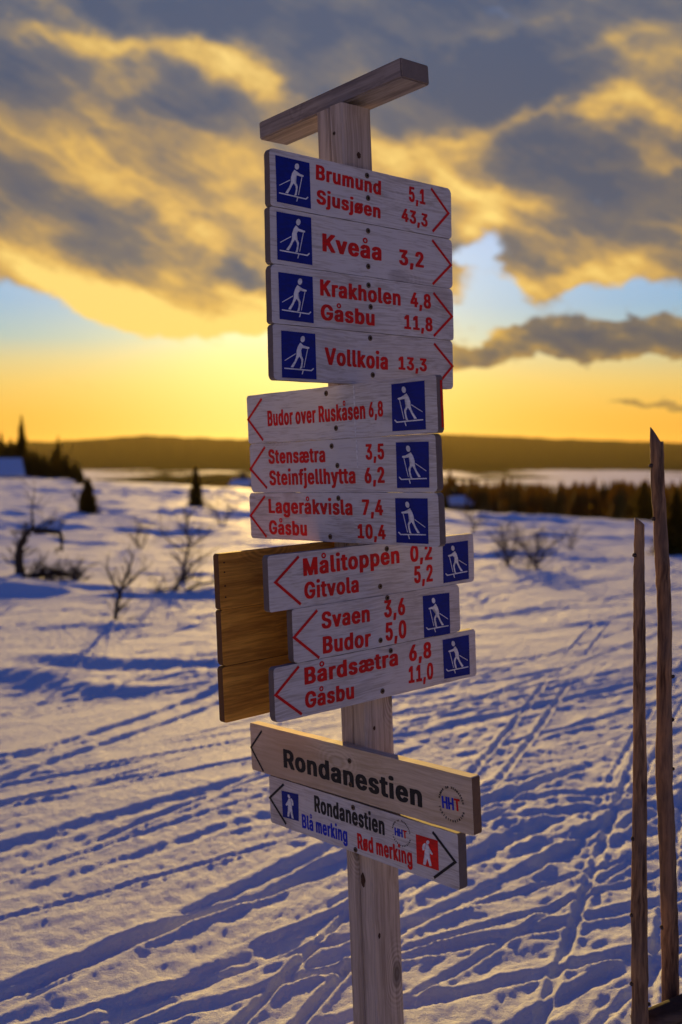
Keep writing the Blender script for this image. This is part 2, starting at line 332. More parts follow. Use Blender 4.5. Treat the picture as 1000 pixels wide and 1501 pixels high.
# ---------------------------------------------------------------- materials
def wood(name, light, dark, axis='X', grain=60., rough=.75, paint=None, knots=True, endc=(.13, .10, .09), scale_long=.045, bumpk=.4, stain=None):
    """sawn timber: streaks along the grain, growth rings round knots, darker end grain; paint is a thin worn coat over it"""
    m, t, b = mat_new(name)
    tcn = t.node('ShaderNodeTexCoord'); ob = tcn.outputs['Object']; nrm = tcn.outputs['Normal']
    oi = t.node('ShaderNodeObjectInfo').outputs['Random']
    off = t.comb(t.mul(oi, 7.3), t.mul(oi, 3.1), t.mul(oi, 11.7)); p = t.vm('ADD', ob, off)
    sc = {'X': (scale_long, 1, 1), 'Z': (1, 1, scale_long), 'Y': (1, scale_long, 1)}[axis]
    ps = t.vm('MULTIPLY', p, sc)
    wv = t.vm('ADD', ps, t.vm('MULTIPLY', t.vm('SUBTRACT', t.noise(p, 3.5, 3, .5, out='Color'), (.5, .5, .5)), tuple(.035 * k for k in ((.2, 1, 1) if axis == 'X' else (1, 1, .2)))))
    g1 = t.noise(wv, grain, 4, .65); g2 = t.noise(wv, grain * 4.2, 3, .6); g3 = t.noise(p, 4.5, 4, .5)
    g = t.add(t.mul(g1, .65), t.mul(g2, .35))
    kmask = None
    if knots:
        vo = t.node('ShaderNodeTexVoronoi', voronoi_dimensions='3D'); kp = t.vm('MULTIPLY', p, tuple(3.0 * k for k in ((.8, 1.6, 1.6) if axis == 'X' else (1.6, 1.6, .8)))); t.l.new(kp, vo.inputs['Vector']); vo.inputs['Scale'].default_value = 1.
        kd = t.add(vo.outputs['Distance'], t.mul(t.add(g3, -.5), .12))
        kmask = t.ss(kd, .13, .05); halo = t.ss(kd, .30, .06)
        rings = t.m('SINE', t.mul(kd, 190)); g = t.add(g, t.mul(t.mul(rings, halo), .10))
    gg = t.ss(g, .34, .66)
    col = t.mix(gg, dark, light)
    if kmask is not None: col = t.mix(t.mul(kmask, .8), col, tuple(c * .35 for c in dark))
    rsock = rough
    if paint:
        wear = t.add(t.mul(g2, .55), t.mul(g3, .45))
        wmask = t.ss(wear, .38, .58, .30, .95)
        pc = t.mix(g3, paint, tuple(c * .84 for c in paint)); pc = t.mix(t.mul(oi, .22), pc, tuple(c * k for c, k in zip(paint, (.72, .66, .62)))); pc = t.mix(t.ss(t.noise(t.vm('MULTIPLY', p, (1, 1, .6)), 7, 5, .65), .54, .74, 0., .5), pc, (.42, .34, .29))
        col = t.mix(wmask, col, pc)
        if kmask is not None: col = t.mix(t.mul(kmask, .35), col, (.20, .15, .13))
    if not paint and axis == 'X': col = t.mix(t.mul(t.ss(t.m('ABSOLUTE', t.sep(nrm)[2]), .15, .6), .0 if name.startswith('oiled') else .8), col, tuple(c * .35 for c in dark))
    nx, ny, nz = t.sep(nrm); e = {'X': nx, 'Y': ny, 'Z': nz}[axis]
    em = t.ss(t.m('ABSOLUTE', e), .6, .9)
    col = t.mix(em, col, t.mix(t.noise(p, 60, 3, .6), endc, tuple(c * 1.7 for c in endc)))
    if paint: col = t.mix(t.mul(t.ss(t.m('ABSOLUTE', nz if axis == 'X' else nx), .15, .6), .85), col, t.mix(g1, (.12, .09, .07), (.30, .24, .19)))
    if stain: col = t.mix(t.ss(g3, .42, .62, 0., .5), col, stain)
    t.l.new(col, b.inputs['Base Color']); b.inputs['Roughness'].default_value = rough; b.inputs['Specular IOR Level'].default_value = .3
    t.l.new(t.bump(t.add(g, t.mul(g2, .4)), bumpk, .0014), b.inputs['Normal'])
    return m
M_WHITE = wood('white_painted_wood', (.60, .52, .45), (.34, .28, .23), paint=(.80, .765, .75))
M_TAN = wood('oiled_pale_wood', (.72, .58, .43), (.50, .37, .24), endc=(.16, .09, .05), stain=(.46, .33, .21))
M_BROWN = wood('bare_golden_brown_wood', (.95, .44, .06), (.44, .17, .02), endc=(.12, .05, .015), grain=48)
M_POST = wood('weathered_post_wood', (.68, .55, .44), (.36, .265, .20), axis='Z', grain=46, scale_long=.018)
M_BAR = wood('grey_weathered_wood', (.40, .33, .28), (.19, .15, .13), axis='Y', grain=48, endc=(.15, .12, .10))
def flat(name, c, rough=.5, worn=.0, bmp=0., metal=0.):
    m, t, b = mat_new(name); ob = t.node('ShaderNodeTexCoord').outputs['Object']
    n = t.noise(t.vm('MULTIPLY', ob, (.25, 1, 1)), 160, 4, .6); n2 = t.noise(ob, 18, 4, .5)
    c2 = tuple(min(1, k * .72 + worn * .12) for k in c)
    t.l.new(t.mix(t.ss(t.add(t.mul(n, .6), t.mul(n2, .4)), .4, .62), c, c2), b.inputs['Base Color'])
    b.inputs['Roughness'].default_value = rough; b.inputs['Metallic'].default_value = metal; b.inputs['Specular IOR Level'].default_value = .2
    if bmp: t.l.new(t.bump(n, bmp, .0008), b.inputs['Normal'])
    return m
M_RED = flat('red_paint', (.74, .008, .008), .6, .06)
M_BLACK = flat('black_paint', (.016, .014, .016), .5, .05)
M_BLUE = flat('blue_letter_paint', (.01, .03, .55), .5, .05)
M_PANB = flat('blue_sign_film', (.002, .014, .25), .5, .02)
M_PANR = flat('red_sign_film', (.85, .014, .008), .5, .04)
M_FIG = flat('white_sign_film', (.90, .90, .92), .5, .3)
M_SCREW = flat('dull_steel', (.16, .11, .075), .45, .0, .3, .7)
M_DARK = flat('dark_recess', (.012, .011, .010), .9)
M_KNOT = flat('dark_knot_wood', (.09, .045, .028), .8, 0, .4)
M_DRIP = flat('pale_drip', (.86, .84, .84), .6)

# ---------------------------------------------------------------- signpost
rp = random.Random(3)
post_M = Matrix.Translation((0.09685, 2.75019, 0)) @ Matrix(((0.74749742, -0.66309411, -0.0394183, 0), (0.66380682, 0.74786875, 0.00726873, 0), (0.02465986, -0.03159949, 0.99919636, 0), (0, 0, 0, 1)))
sign = empty('signpost'); sign.matrix_world = post_M
tag(sign, 'tall wooden signpost stacked with white ski trail boards lettered in red', 'signpost')

def plank(name, mat, L, H, T, parent, M, r=.006, wob=.0008, bev=.0022, seed=0, nick=0.):
    """a sawn board: local x along it, y into it, z up; top left corner of its front face at the origin"""
    g = random.Random(seed); pts = []
    def side(a, b, n):
        for i in range(n):
            t = i / n; x = a[0] + (b[0] - a[0]) * t; z = a[1] + (b[1] - a[1]) * t
            j = g.uniform(-wob, wob) if 0 < i else 0
            if n > 8: pts.append((x, z + j))
            else: pts.append((x + j, z))
    def arc(cx, cz, a0, k=5):
        rr = r * g.uniform(.7, 1.5)
        return [(cx + 0 * rr, cz)] and [(rr, a0 + (PI / 2) * i / k) for i in range(k + 1)]
    corners = [((0, 0), (1, -1)), ((L, 0), (-1, -1)), ((L, -H), (-1, 1)), ((0, -H), (1, 1))]
    starts = [180, 90, 0, -90]; loops = []
    for (c, s), a0 in zip(corners, starts):
        rr = r * g.uniform(.6, 1.5); cc = (c[0] + s[0] * rr, c[1] + s[1] * rr)
        loops.append([(cc[0] + rr * math.cos(R(a0 - 90 * i / 5)), cc[1] + rr * math.sin(R(a0 - 90 * i / 5))) for i in range(6)])
    for k in range(4):
        pts += loops[k]; a = loops[k][-1]; b = loops[(k + 1) % 4][0]; n = 26 if k % 2 == 0 else 6
        for i in range(1, n):
            t = i / n; j = g.uniform(-wob, wob); p = [a[0] + (b[0] - a[0]) * t, a[1] + (b[1] - a[1]) * t]; p[1 if k % 2 == 0 else 0] += j; pts.append(tuple(p))
    bm = bmesh.new(); vf = [bm.verts.new((x, 0, z)) for x, z in pts]; vb = [bm.verts.new((x, T, z)) for x, z in pts]
    ff = bm.faces.new(vf); fb = bm.faces.new(vb[::-1]); n = len(pts)
    for i in range(n): bm.faces.new((vf[i], vb[i], vb[(i + 1) % n], vf[(i + 1) % n]))
    rim = [e for e in bm.edges if (e in ff.edges or e in fb.edges)] if False else list(ff.edges) + list(fb.edges)
    bmesh.ops.bevel(bm, geom=rim, offset=bev, segments=2, profile=.6, affect='EDGES', clamp_overlap=False)
    o = bmobj(name, bm, mat, parent); o.matrix_local = M; return o

from mathutils.geometry import tessellate_polygon
GLYPHS = {   # letter: [advance, [outline loops: xs, ys]] in thousandths of the type size
    ',': [254,[[[9,104,128,179,179,171,154,48,24,-7,-6],[-139,-141,-130,57,77,87,92,92,81,-116,-130]]]],
    '0': [519,[[[199,248,288,321,361,398,422,435,446,449,446,432,419,391,365,334,278,174,121,84,54,27,6,3,10,24,44,63,104,151],[-27,-28,-24,-14,8,46,90,127,183,223,327,393,427,471,497,517,535,535,517,493,460,410,320,250,163,107,63,37,-1,-21]],[[221,198,171,156,153,161,177,196,211,228,256,282,299,299,288,268,244],[76,92,140,197,280,333,383,413,427,435,417,370,293,220,160,110,82]]]],
    '1': [519,[[[48,410,426,434,435,430,413,326,319,318,310,293,170,150,43,41,49,66,110,130,160,166,168,168,160,56,36,31,32,36],[-20,-22,-17,-10,57,68,75,75,80,510,524,528,527,517,437,357,343,338,339,346,368,368,360,80,75,75,68,57,-7,-15]]]],
    '2': [519,[[[36,407,424,431,432,424,407,234,227,241,362,401,418,426,425,418,408,389,347,277,174,124,97,56,43,27,22,22,34,144,161,171,173,187,204,224,241,261,274,276,265,232,21,19,24],[-20,-22,-17,-10,57,70,75,75,79,98,227,280,317,360,390,427,450,477,511,535,535,521,507,470,453,413,387,357,345,342,346,360,380,411,427,435,431,413,383,363,330,283,57,-7,-15]]]],
    '3': [519,[[[189,280,337,364,399,428,435,435,431,418,400,367,334,302,296,414,415,407,390,50,34,27,25,34,50,214,208,116,112,112,117,130,214,237,257,276,285,284,271,254,217,194,173,160,151,134,24,7,2,2,10,30,54,114,157],[-27,-25,-8,6,37,83,113,173,197,227,251,281,297,307,313,450,510,524,528,528,524,517,450,436,432,429,417,313,300,243,235,229,225,217,205,180,150,133,103,86,72,79,93,112,140,150,151,144,133,103,77,42,18,-14,-25]]]],
    '4': [519,[[[255,360,376,384,386,440,453,458,458,454,436,393,385,385,381,363,270,264,350,350,330,226,205,-5,-5,0,13,235,238,243],[-20,-22,-17,-7,82,86,92,100,163,173,181,182,187,320,330,338,338,343,493,517,528,528,520,163,100,92,86,83,-7,-15]],[[173,176,230,236,236],[183,197,288,292,185]]]],
    '5': [519,[[[191,280,340,370,394,424,434,434,420,391,356,303,260,190,185,191,196,383,403,408,408,404,396,383,76,60,53,25,26,46,103,146,163,200,220,256,280,284,272,250,223,189,174,164,146,40,23,16,22,39,60,83,123,163],[-27,-25,-4,15,40,90,137,190,247,293,324,347,355,353,360,423,431,432,439,450,510,520,525,528,528,524,517,277,243,232,225,225,229,250,254,231,187,160,117,88,74,90,110,140,150,152,147,140,83,50,25,6,-14,-25]]]],
    '6': [519,[[[199,284,350,400,427,432,428,418,398,374,340,300,260,256,364,364,347,234,210,69,39,26,19,22,36,53,77,110,140],[-27,-25,-1,46,103,127,210,240,273,297,317,330,335,340,497,517,527,528,518,313,257,220,167,120,73,47,18,-4,-17]],[[224,196,186,173,169,176,190,214,227,244,268,277,283,281,264,247],[73,90,103,133,163,193,217,237,241,233,210,190,157,137,100,82]]]],
    '7': [519,[[[70,182,199,209,433,434,426,409,42,19,17,29,42,255,263,55,55],[-20,-22,-17,-7,437,510,523,528,528,517,447,435,432,432,427,13,-10]]]],
    '8': [519,[[[197,289,332,369,392,416,433,443,444,436,412,379,406,423,424,416,400,365,329,279,172,102,82,51,35,27,27,38,75,35,11,7,15,37,79,142],[-27,-25,-14,2,18,43,70,107,163,193,234,267,303,347,410,440,467,501,520,535,535,511,498,467,437,407,353,317,270,227,177,133,83,43,6,-21]],[[215,192,171,161,161,168,182,215,232,262,273,286,293,286,269,235],[73,82,103,127,150,170,190,210,211,197,187,167,137,113,90,73]],[[225,205,188,177,184,195,215,229,249,262,275,269,259],[313,322,340,380,403,420,434,437,427,414,377,350,332]]]],
    '9': [519,[[[105,220,240,378,411,432,432,427,408,392,358,327,274,180,144,117,87,54,33,22,19,30,43,55,97,147,190,196,90,90],[-20,-22,-15,187,247,317,377,403,450,473,503,521,535,535,527,517,498,464,430,393,347,280,253,237,199,179,175,170,13,-10]],[[220,204,186,173,169,176,189,207,227,254,268,277,283,277,264,240],[269,279,297,327,353,387,410,427,436,421,403,383,350,320,292,273]]]],
    'A': [546,[[[-12,103,120,137,173,183,303,349,360,376,480,496,503,504,497,330,320,313,296,183,166,156,-28,-27],[-20,-22,-17,13,117,122,120,-3,-17,-22,-22,-17,-10,13,37,490,517,524,528,528,524,513,10,-10]],[[213,211,233,240,267,260],[219,227,292,299,223,218]]]],
    'B': [522,[[[32,267,317,350,390,410,437,454,461,458,437,396,424,434,442,441,427,412,387,350,293,40,17,15,19],[-20,-22,-18,-11,6,19,47,80,113,180,227,267,300,320,353,400,447,470,494,514,528,528,517,-3,-13]],[[173,168,171,230,253,270,295,307,312,301,287,253],[79,87,210,212,207,201,180,157,137,107,92,79]],[[173,168,170,233,273,284,292,287,273,243,220],[306,313,429,431,415,400,373,350,328,309,305]]]],
    'D': [568,[[[32,240,310,357,397,432,457,481,497,505,505,494,474,442,408,347,280,40,19,15,15,19],[-20,-22,-14,-1,19,47,76,117,170,220,293,357,407,453,483,514,528,528,520,510,-3,-13]],[[173,168,168,177,220,257,290,321,341,351,355,341,327,304,257,220],[79,87,423,432,431,424,407,377,340,303,230,170,143,113,86,78]]]],
    'E': [485,[[[32,393,417,418,410,393,177,168,171,373,391,398,398,387,373,171,170,390,407,415,415,407,390,40,17,15,19],[-20,-22,-11,60,74,78,78,87,207,208,213,227,290,302,305,307,429,432,436,450,513,523,528,528,517,-3,-13]]]],
    'F': [476,[[[32,143,167,171,363,387,388,380,363,171,168,177,387,403,412,411,404,387,40,17,15,19],[-20,-22,-11,200,202,213,280,294,298,300,423,432,432,436,450,513,523,528,528,517,-3,-13]]]],
    'G': [586,[[[239,334,394,420,450,488,504,518,522,514,497,264,244,239,239,244,260,360,367,361,342,320,290,264,227,197,173,156,149,152,176,197,227,267,284,310,344,366,384,494,510,517,518,501,457,394,320,214,190,137,107,59,36,13,-1,-5,2,16,50,94,137,200],[-27,-25,-7,6,28,70,100,147,260,270,275,275,268,257,197,185,178,178,173,150,117,96,79,75,89,112,147,187,220,307,370,398,421,433,430,417,383,340,329,328,333,340,360,410,472,514,535,535,531,514,497,453,423,373,310,250,177,127,67,22,-4,-24]]]],
    'H': [583,[[[32,143,167,168,177,346,350,373,477,498,502,502,497,477,373,350,348,340,171,167,143,40,19,15,15,19],[-20,-22,-11,203,212,210,-11,-22,-22,-13,-3,510,521,528,528,517,317,308,310,517,528,528,520,510,-3,-13]]]],
    'I': [366,[[[3,288,304,311,313,309,291,231,226,226,231,291,309,313,313,304,288,11,-6,-13,-14,-10,8,71,76,76,71,8,-12,-14,-9],[-20,-22,-17,-10,60,70,78,79,87,423,431,432,440,450,510,524,528,528,524,517,450,440,432,431,423,87,79,78,67,-7,-15]]]],
    'K': [533,[[[32,143,165,168,169,190,198,336,353,467,488,492,487,298,307,483,488,483,463,343,327,173,168,168,165,143,40,19,15,15,19],[-20,-22,-13,-3,153,179,173,-17,-22,-22,-13,3,17,287,302,489,503,521,528,528,524,360,367,510,520,528,528,520,510,-3,-13]]]],
    'L': [459,[[[32,380,397,405,405,393,380,177,169,168,163,147,37,23,15,15,19],[-20,-22,-17,-7,63,75,78,78,83,510,521,528,528,523,513,-3,-13]]]],
    'M': [694,[[[32,140,163,167,174,239,250,267,360,380,391,453,460,462,465,487,587,607,612,612,608,587,457,435,321,313,193,170,40,20,15,15,19],[-20,-22,-11,170,163,-3,-17,-22,-22,-15,3,163,170,-3,-13,-22,-22,-15,-3,510,520,528,528,520,227,220,518,528,528,521,510,-3,-13]]]],
    'N': [589,[[[32,143,160,167,170,177,347,367,480,501,505,505,500,480,380,363,356,355,350,177,157,40,19,15,15,19],[-20,-22,-17,-10,255,252,-15,-22,-22,-13,-3,510,521,528,528,524,517,260,251,521,528,528,520,510,-3,-13]]]],
    'O': [599,[[[239,287,347,390,427,447,491,514,532,535,532,518,494,467,420,387,324,210,147,104,62,30,6,-1,-5,2,20,43,89,124,184],[-27,-28,-22,-7,12,28,77,120,180,207,327,380,427,462,501,517,535,535,517,494,457,410,350,310,250,177,120,77,27,2,-21]],[[260,227,204,173,156,149,149,160,184,217,250,267,284,321,337,361,374,385,385,371,342,294],[76,89,105,147,187,220,283,333,381,414,430,433,430,410,397,363,333,287,227,167,117,82]]]],
    'R': [515,[[[32,143,167,168,177,203,211,316,333,447,470,468,370,424,441,452,452,444,417,383,330,287,40,17,15,19],[-20,-22,-11,170,178,178,173,-17,-22,-22,-11,17,197,247,277,317,387,420,468,497,521,528,528,517,-3,-13]],[[173,168,170,230,270,287,301,297,284,250,227],[276,283,429,431,417,400,360,327,300,279,275]]]],
    'S': [513,[[[193,292,345,372,392,425,450,453,446,428,400,345,202,173,161,161,177,198,222,245,272,285,295,312,418,440,443,442,433,416,388,365,295,185,142,102,67,37,17,10,11,21,52,78,122,265,288,299,299,283,258,225,198,172,156,148,128,22,5,-2,-3,4,25,52,88,125],[-29,-27,-13,0,13,47,101,141,191,222,251,282,327,344,364,384,414,429,436,432,416,398,371,360,359,368,378,408,438,464,493,508,532,536,528,515,494,464,431,408,334,308,270,250,230,185,169,151,124,98,81,72,77,93,114,142,155,156,151,144,108,81,44,16,-6,-20]]]],
    'T': [515,[[[167,275,292,299,301,308,435,452,460,460,452,435,12,-5,-12,-13,-5,12,142,149,150,155],[-20,-22,-17,-10,427,432,432,437,447,510,524,528,528,524,517,450,436,432,432,427,-3,-15]]]],
    'U': [583,[[[228,323,377,435,460,484,497,502,502,493,477,373,357,350,348,338,320,293,260,229,199,179,169,167,160,143,40,23,16,15,26,59,107,173],[-28,-26,-12,22,48,85,125,158,512,526,530,530,526,518,165,132,104,84,73,82,102,132,165,518,526,530,530,526,518,168,102,45,4,-22]]]],
    'V': [546,[[[178,296,313,320,504,504,496,480,376,352,250,240,124,103,0,-17,-24,-24,149,162],[-20,-22,-17,-10,490,513,524,528,528,517,227,211,520,528,528,524,517,490,20,-10]]]],
    'a': [455,[[[132,180,247,354,370,377,378,371,352,320,300,247,140,117,53,26,3,-1,4,74,120,137,162,190,204,214,228,232,224,104,40,4,-7,-14,-10,7,37,60,100],[-29,-30,-19,-20,-16,-9,291,318,351,379,389,403,403,399,371,348,315,288,277,253,253,258,291,306,305,299,278,258,250,232,209,176,158,101,68,31,0,-13,-26]],[[164,146,136,146,184,230,231,212,180],[71,81,101,128,145,148,131,91,71]]]],
    'b': [490,[[[201,249,313,343,367,396,417,431,434,427,414,396,359,339,279,160,158,150,133,26,13,8,9,29,143],[-28,-30,-19,-6,12,44,82,132,215,265,302,333,370,383,403,402,512,525,530,529,523,512,-8,-20,-17]],[[216,184,169,158,158,175,199,219,249,268,281,284,277,260,246],[71,95,125,165,212,268,297,306,290,262,225,175,138,102,84]]]],
    'd': [490,[[[166,217,281,391,407,415,416,407,391,291,274,266,263,147,97,63,37,7,-7,-11,-7,10,31,67,124],[-28,-30,-17,-20,-15,-8,512,526,530,530,526,512,402,403,389,368,343,292,238,185,138,78,41,4,-22]],[[201,181,157,144,139,150,163,187,204,234,248,261,269,261,245,231],[71,83,115,155,195,248,275,298,306,290,268,238,185,142,102,85]]]],
    'e': [470,[[[182,271,327,376,398,409,408,394,341,287,267,234,221,204,171,150,144,151,391,407,415,412,388,361,327,257,151,104,77,37,20,7,-7,-11,-7,4,30,61,97,147],[-28,-26,-9,25,55,82,98,109,123,123,117,78,71,70,90,125,145,150,150,155,162,248,318,353,379,403,403,389,376,340,315,288,235,192,138,95,45,14,-9,-25]],[[151,150,166,181,204,217,237,258,251],[241,255,282,296,306,302,287,248,240]]]],
    'f': [320,[[[55,160,176,184,185,193,253,266,271,271,268,250,190,185,185,196,250,270,285,284,270,240,140,90,55,43,36,-17,-37,-39,-35,-17,30,38,38,43],[-20,-22,-17,-10,303,308,309,315,327,380,390,398,399,403,420,447,449,459,510,530,541,548,548,531,500,477,401,398,387,327,317,309,308,303,-3,-15]]]],
    'g': [491,[[[176,271,331,371,405,416,416,407,391,277,237,154,131,87,54,27,7,-8,-11,-7,7,39,77,131,154,264,261,251,231,207,177,141,121,77,61,24,10,13,27,64,111,141],[-171,-169,-151,-126,-81,-37,379,393,398,395,404,404,400,384,361,329,293,236,186,143,89,39,9,-11,-16,-14,-34,-52,-68,-75,-65,-29,-22,-22,-27,-47,-61,-91,-109,-141,-161,-169]],[[201,174,160,147,139,147,160,183,207,235,253,265,269,265,245,227],[82,98,116,146,196,239,269,296,306,289,263,226,183,156,109,92]]]],
    'h': [476,[[[24,133,149,156,158,165,179,209,233,247,251,254,256,279,376,393,401,401,387,359,313,266,159,157,150,136,29,15,8,8,11],[-20,-22,-17,-10,237,263,287,304,291,267,250,220,-11,-22,-22,-17,-7,267,323,365,394,405,402,513,523,528,528,523,513,-3,-13]]]],
    'i': [233,[[[26,135,149,156,156,151,138,31,17,10,10,13],[-20,-21,-17,-7,380,391,397,398,393,383,-3,-13]],[[50,111,148,162,169,169,159,138,108,58,21,1,-4,1,24],[463,462,475,490,507,540,560,577,585,585,571,547,527,500,473]]]],
    'j': [233,[[[-38,27,60,93,135,151,158,158,153,140,33,17,10,8,-3,-43,-54,-55,-50],[-163,-164,-161,-150,-116,-86,-43,381,392,398,399,394,387,-33,-61,-71,-79,-149,-157]],[[45,117,147,168,168,158,140,117,47,17,-1,-1,20],[464,463,476,504,541,561,575,582,582,569,544,501,476]]]],
    'k': [447,[[[24,133,153,158,158,163,259,276,389,406,414,411,256,259,397,400,393,376,256,243,166,159,157,150,136,29,15,8,8,11],[-20,-22,-15,-3,93,100,-17,-22,-22,-17,-7,17,213,222,363,387,394,398,397,391,312,310,513,523,528,528,523,513,-3,-13]]]],
    'l': [255,[[[111,196,217,224,211,193,166,158,157,150,136,29,13,8,8,11,22,48,83],[-22,-20,-12,1,64,72,73,88,514,524,529,529,522,511,81,51,21,-6,-20]]]],
    'm': [676,[[[24,133,149,156,158,172,188,199,216,231,231,236,256,353,369,376,378,385,395,419,441,451,452,459,476,576,593,601,601,593,583,553,536,483,386,323,293,263,176,143,33,15,8,8,11],[-20,-22,-17,-10,247,283,300,304,293,260,-3,-15,-22,-22,-17,-10,243,273,290,305,290,267,-10,-17,-22,-22,-17,-3,277,317,340,375,387,405,405,381,397,405,405,396,398,393,380,-3,-13]]]],
    'n': [476,[[[24,133,149,156,158,165,179,209,233,247,251,254,256,263,279,376,397,401,401,387,356,313,266,193,146,33,11,8,8,11],[-20,-22,-17,-10,237,263,287,304,291,267,250,220,-10,-17,-22,-22,-13,-3,270,323,368,394,405,405,395,398,390,380,-3,-13]]]],
    'o': [481,[[[179,264,304,337,385,405,418,426,419,405,381,354,317,281,257,157,91,57,27,7,-3,-11,-7,4,23,57,84,131],[-28,-26,-15,1,45,78,118,195,255,295,336,363,386,399,403,403,383,360,326,288,255,192,138,95,55,17,-2,-22]],[[201,181,157,144,139,147,163,183,207,234,258,272,276,261,248,227,214],[71,83,115,155,192,235,272,295,306,293,262,218,178,122,98,78,71]]]],
    'p': [490,[[[24,133,149,158,159,276,326,361,391,407,423,431,434,431,420,403,386,349,303,259,199,146,33,16,9,8,11],[-163,-164,-160,-146,-26,-28,-13,7,37,61,101,134,164,244,287,321,346,378,398,406,406,396,399,394,387,-146,-156]],[[219,193,179,162,158,158,169,189,219,240,263,277,284,284,270,246],[70,86,104,144,167,214,254,288,306,297,271,241,204,171,121,86]]]],
    'r': [325,[[[24,133,149,156,159,169,196,209,266,284,288,288,279,263,176,143,33,16,9,8,11],[-20,-22,-17,-10,247,274,298,302,302,310,320,387,400,405,405,396,398,394,387,-3,-13]]]],
    's': [431,[[[154,242,299,344,360,373,373,360,346,299,182,166,155,162,186,206,228,246,296,342,363,366,340,309,262,239,136,112,76,49,22,8,4,4,15,32,69,116,196,219,223,217,206,182,156,133,116,49,6,-5,-6,1,16,39,66,102],[-28,-26,-9,22,42,75,138,168,186,216,248,257,272,296,309,300,265,257,257,268,278,305,352,379,399,403,403,399,386,370,343,315,295,248,218,193,168,151,132,115,102,88,78,69,80,118,126,123,112,102,75,55,31,7,-9,-22]]]],
    't': [293,[[[141,226,246,254,254,243,223,177,168,169,176,226,244,248,248,243,230,170,168,160,143,43,29,22,20,-20,-37,-38,-34,-20,13,21,21,32,73,110],[-24,-22,-15,-4,23,64,74,76,106,303,308,308,316,326,386,394,400,404,476,486,491,491,486,476,404,400,389,323,315,309,308,303,69,33,-8,-21]]]],
    'u': [476,[[[154,203,259,376,393,400,401,393,376,279,263,256,254,251,230,203,186,173,158,156,133,33,16,9,8,19,41,73,123],[-25,-27,-17,-20,-15,-8,382,395,400,400,395,388,168,135,92,75,81,94,135,389,400,400,395,388,135,65,25,-2,-22]]]],
    'v': [455,[[[136,244,261,271,411,412,405,387,284,264,194,124,104,1,-23,-24,-17,113,123],[-20,-22,-17,-7,360,383,393,398,398,391,212,391,398,398,387,367,343,3,-13]]]],
    'y': [455,[[[59,111,167,197,231,415,415,408,391,287,267,260,199,194,124,104,1,-23,-23,115,101,87,34,17,6,7,14,34],[-165,-167,-156,-140,-102,368,385,395,400,400,393,385,215,211,393,400,400,389,362,2,-42,-63,-68,-78,-122,-148,-155,-162]]]],
    'å': [455,[[[132,180,247,354,370,377,378,371,352,320,300,247,140,117,53,26,3,-1,4,74,120,137,162,190,204,214,228,232,224,104,40,4,-7,-14,-10,7,37,60,100],[-29,-30,-19,-20,-16,-9,291,318,351,379,389,403,403,399,371,348,315,288,277,253,253,258,291,306,305,299,278,258,250,232,209,176,158,101,68,31,0,-13,-26]],[[164,146,136,146,184,230,231,212,180],[71,81,101,128,145,148,131,91,71]],[[288,281,259,228,190,152,121,99,92,99,121,152,190,228,259,281],[540,575,605,625,632,625,605,575,540,505,475,455,448,455,475,505]],[[232,229,220,206,190,174,160,151,148,151,160,174,190,206,220,229],[540,524,510,501,498,501,510,524,540,556,570,579,582,579,570,556]]]],
    'æ': [704,[[[132,220,304,337,387,500,554,598,617,638,642,634,564,517,499,477,454,440,417,399,386,378,380,387,624,644,649,645,631,610,580,557,490,387,317,247,140,87,53,26,3,-1,6,74,124,140,167,197,218,232,231,227,130,57,27,4,-7,-15,-11,7,34,60,100],[-29,-27,4,-12,-27,-27,-12,15,34,68,98,108,126,126,118,84,71,70,81,98,118,141,148,150,150,157,168,251,301,336,366,382,403,403,379,403,403,389,371,348,315,288,275,253,253,260,295,306,295,258,245,240,239,219,200,176,155,111,71,31,3,-13,-26]],[[164,146,136,147,180,229,232,228,212,180],[71,81,101,128,145,148,141,121,91,71]],[[384,381,400,437,464,474,487,493,487],[241,248,282,306,295,286,265,245,240]]]],
    'ø': [481,[[[32,87,117,157,264,304,337,382,408,422,425,422,399,427,429,425,407,390,374,324,297,260,150,84,39,6,-8,-8,16,-15,-11],[-32,-33,-18,-27,-27,-16,1,41,85,135,168,241,311,351,368,378,396,408,413,412,396,403,403,379,341,288,235,141,65,21,1]],[[204,198,199,264,270,268,250,227],[71,75,81,159,161,138,100,77]],[[147,153,170,194,214,215],[220,251,282,302,305,295]]]],
    ' ': [188,[]]}
GCACHE = {}
def glyph_tris(ch):
    if ch not in GCACHE:
        loops = [[Vector((x / 1000, y / 1000, 0)) for x, y in zip(*c)] for c in GLYPHS[ch][1]]; T = []; st = [0]
        for l in loops: st.append(st[-1] + len(l))
        area = [sum(l[i - 1].x * l[i].y - l[i].x * l[i - 1].y for i in range(len(l))) for l in loops]
        sg = math.copysign(1, max(area, key=abs)) if area else 1
        def inside(p, l): return sum((l[i - 1].y > p.y) != (l[i].y > p.y) and p.x < (l[i - 1].x - l[i].x) * (p.y - l[i].y) / (l[i - 1].y - l[i].y) + l[i].x for i in range(len(l))) % 2
        for i, l in enumerate(loops):                                  # every outline with the holes that lie in it
            if area[i] * sg < 0: continue
            hs = [j for j in range(len(loops)) if area[j] * sg < 0 and inside(loops[j][0], l)]
            ids = [k for j in [i] + hs for k in range(st[j], st[j + 1])]
            T += [tuple(ids[k] for k in t) for t in tessellate_polygon([l] + [loops[j] for j in hs])]
        GCACHE[ch] = ([p for l in loops for p in l], T, [len(l) for l in loops])
    return GCACHE[ch]
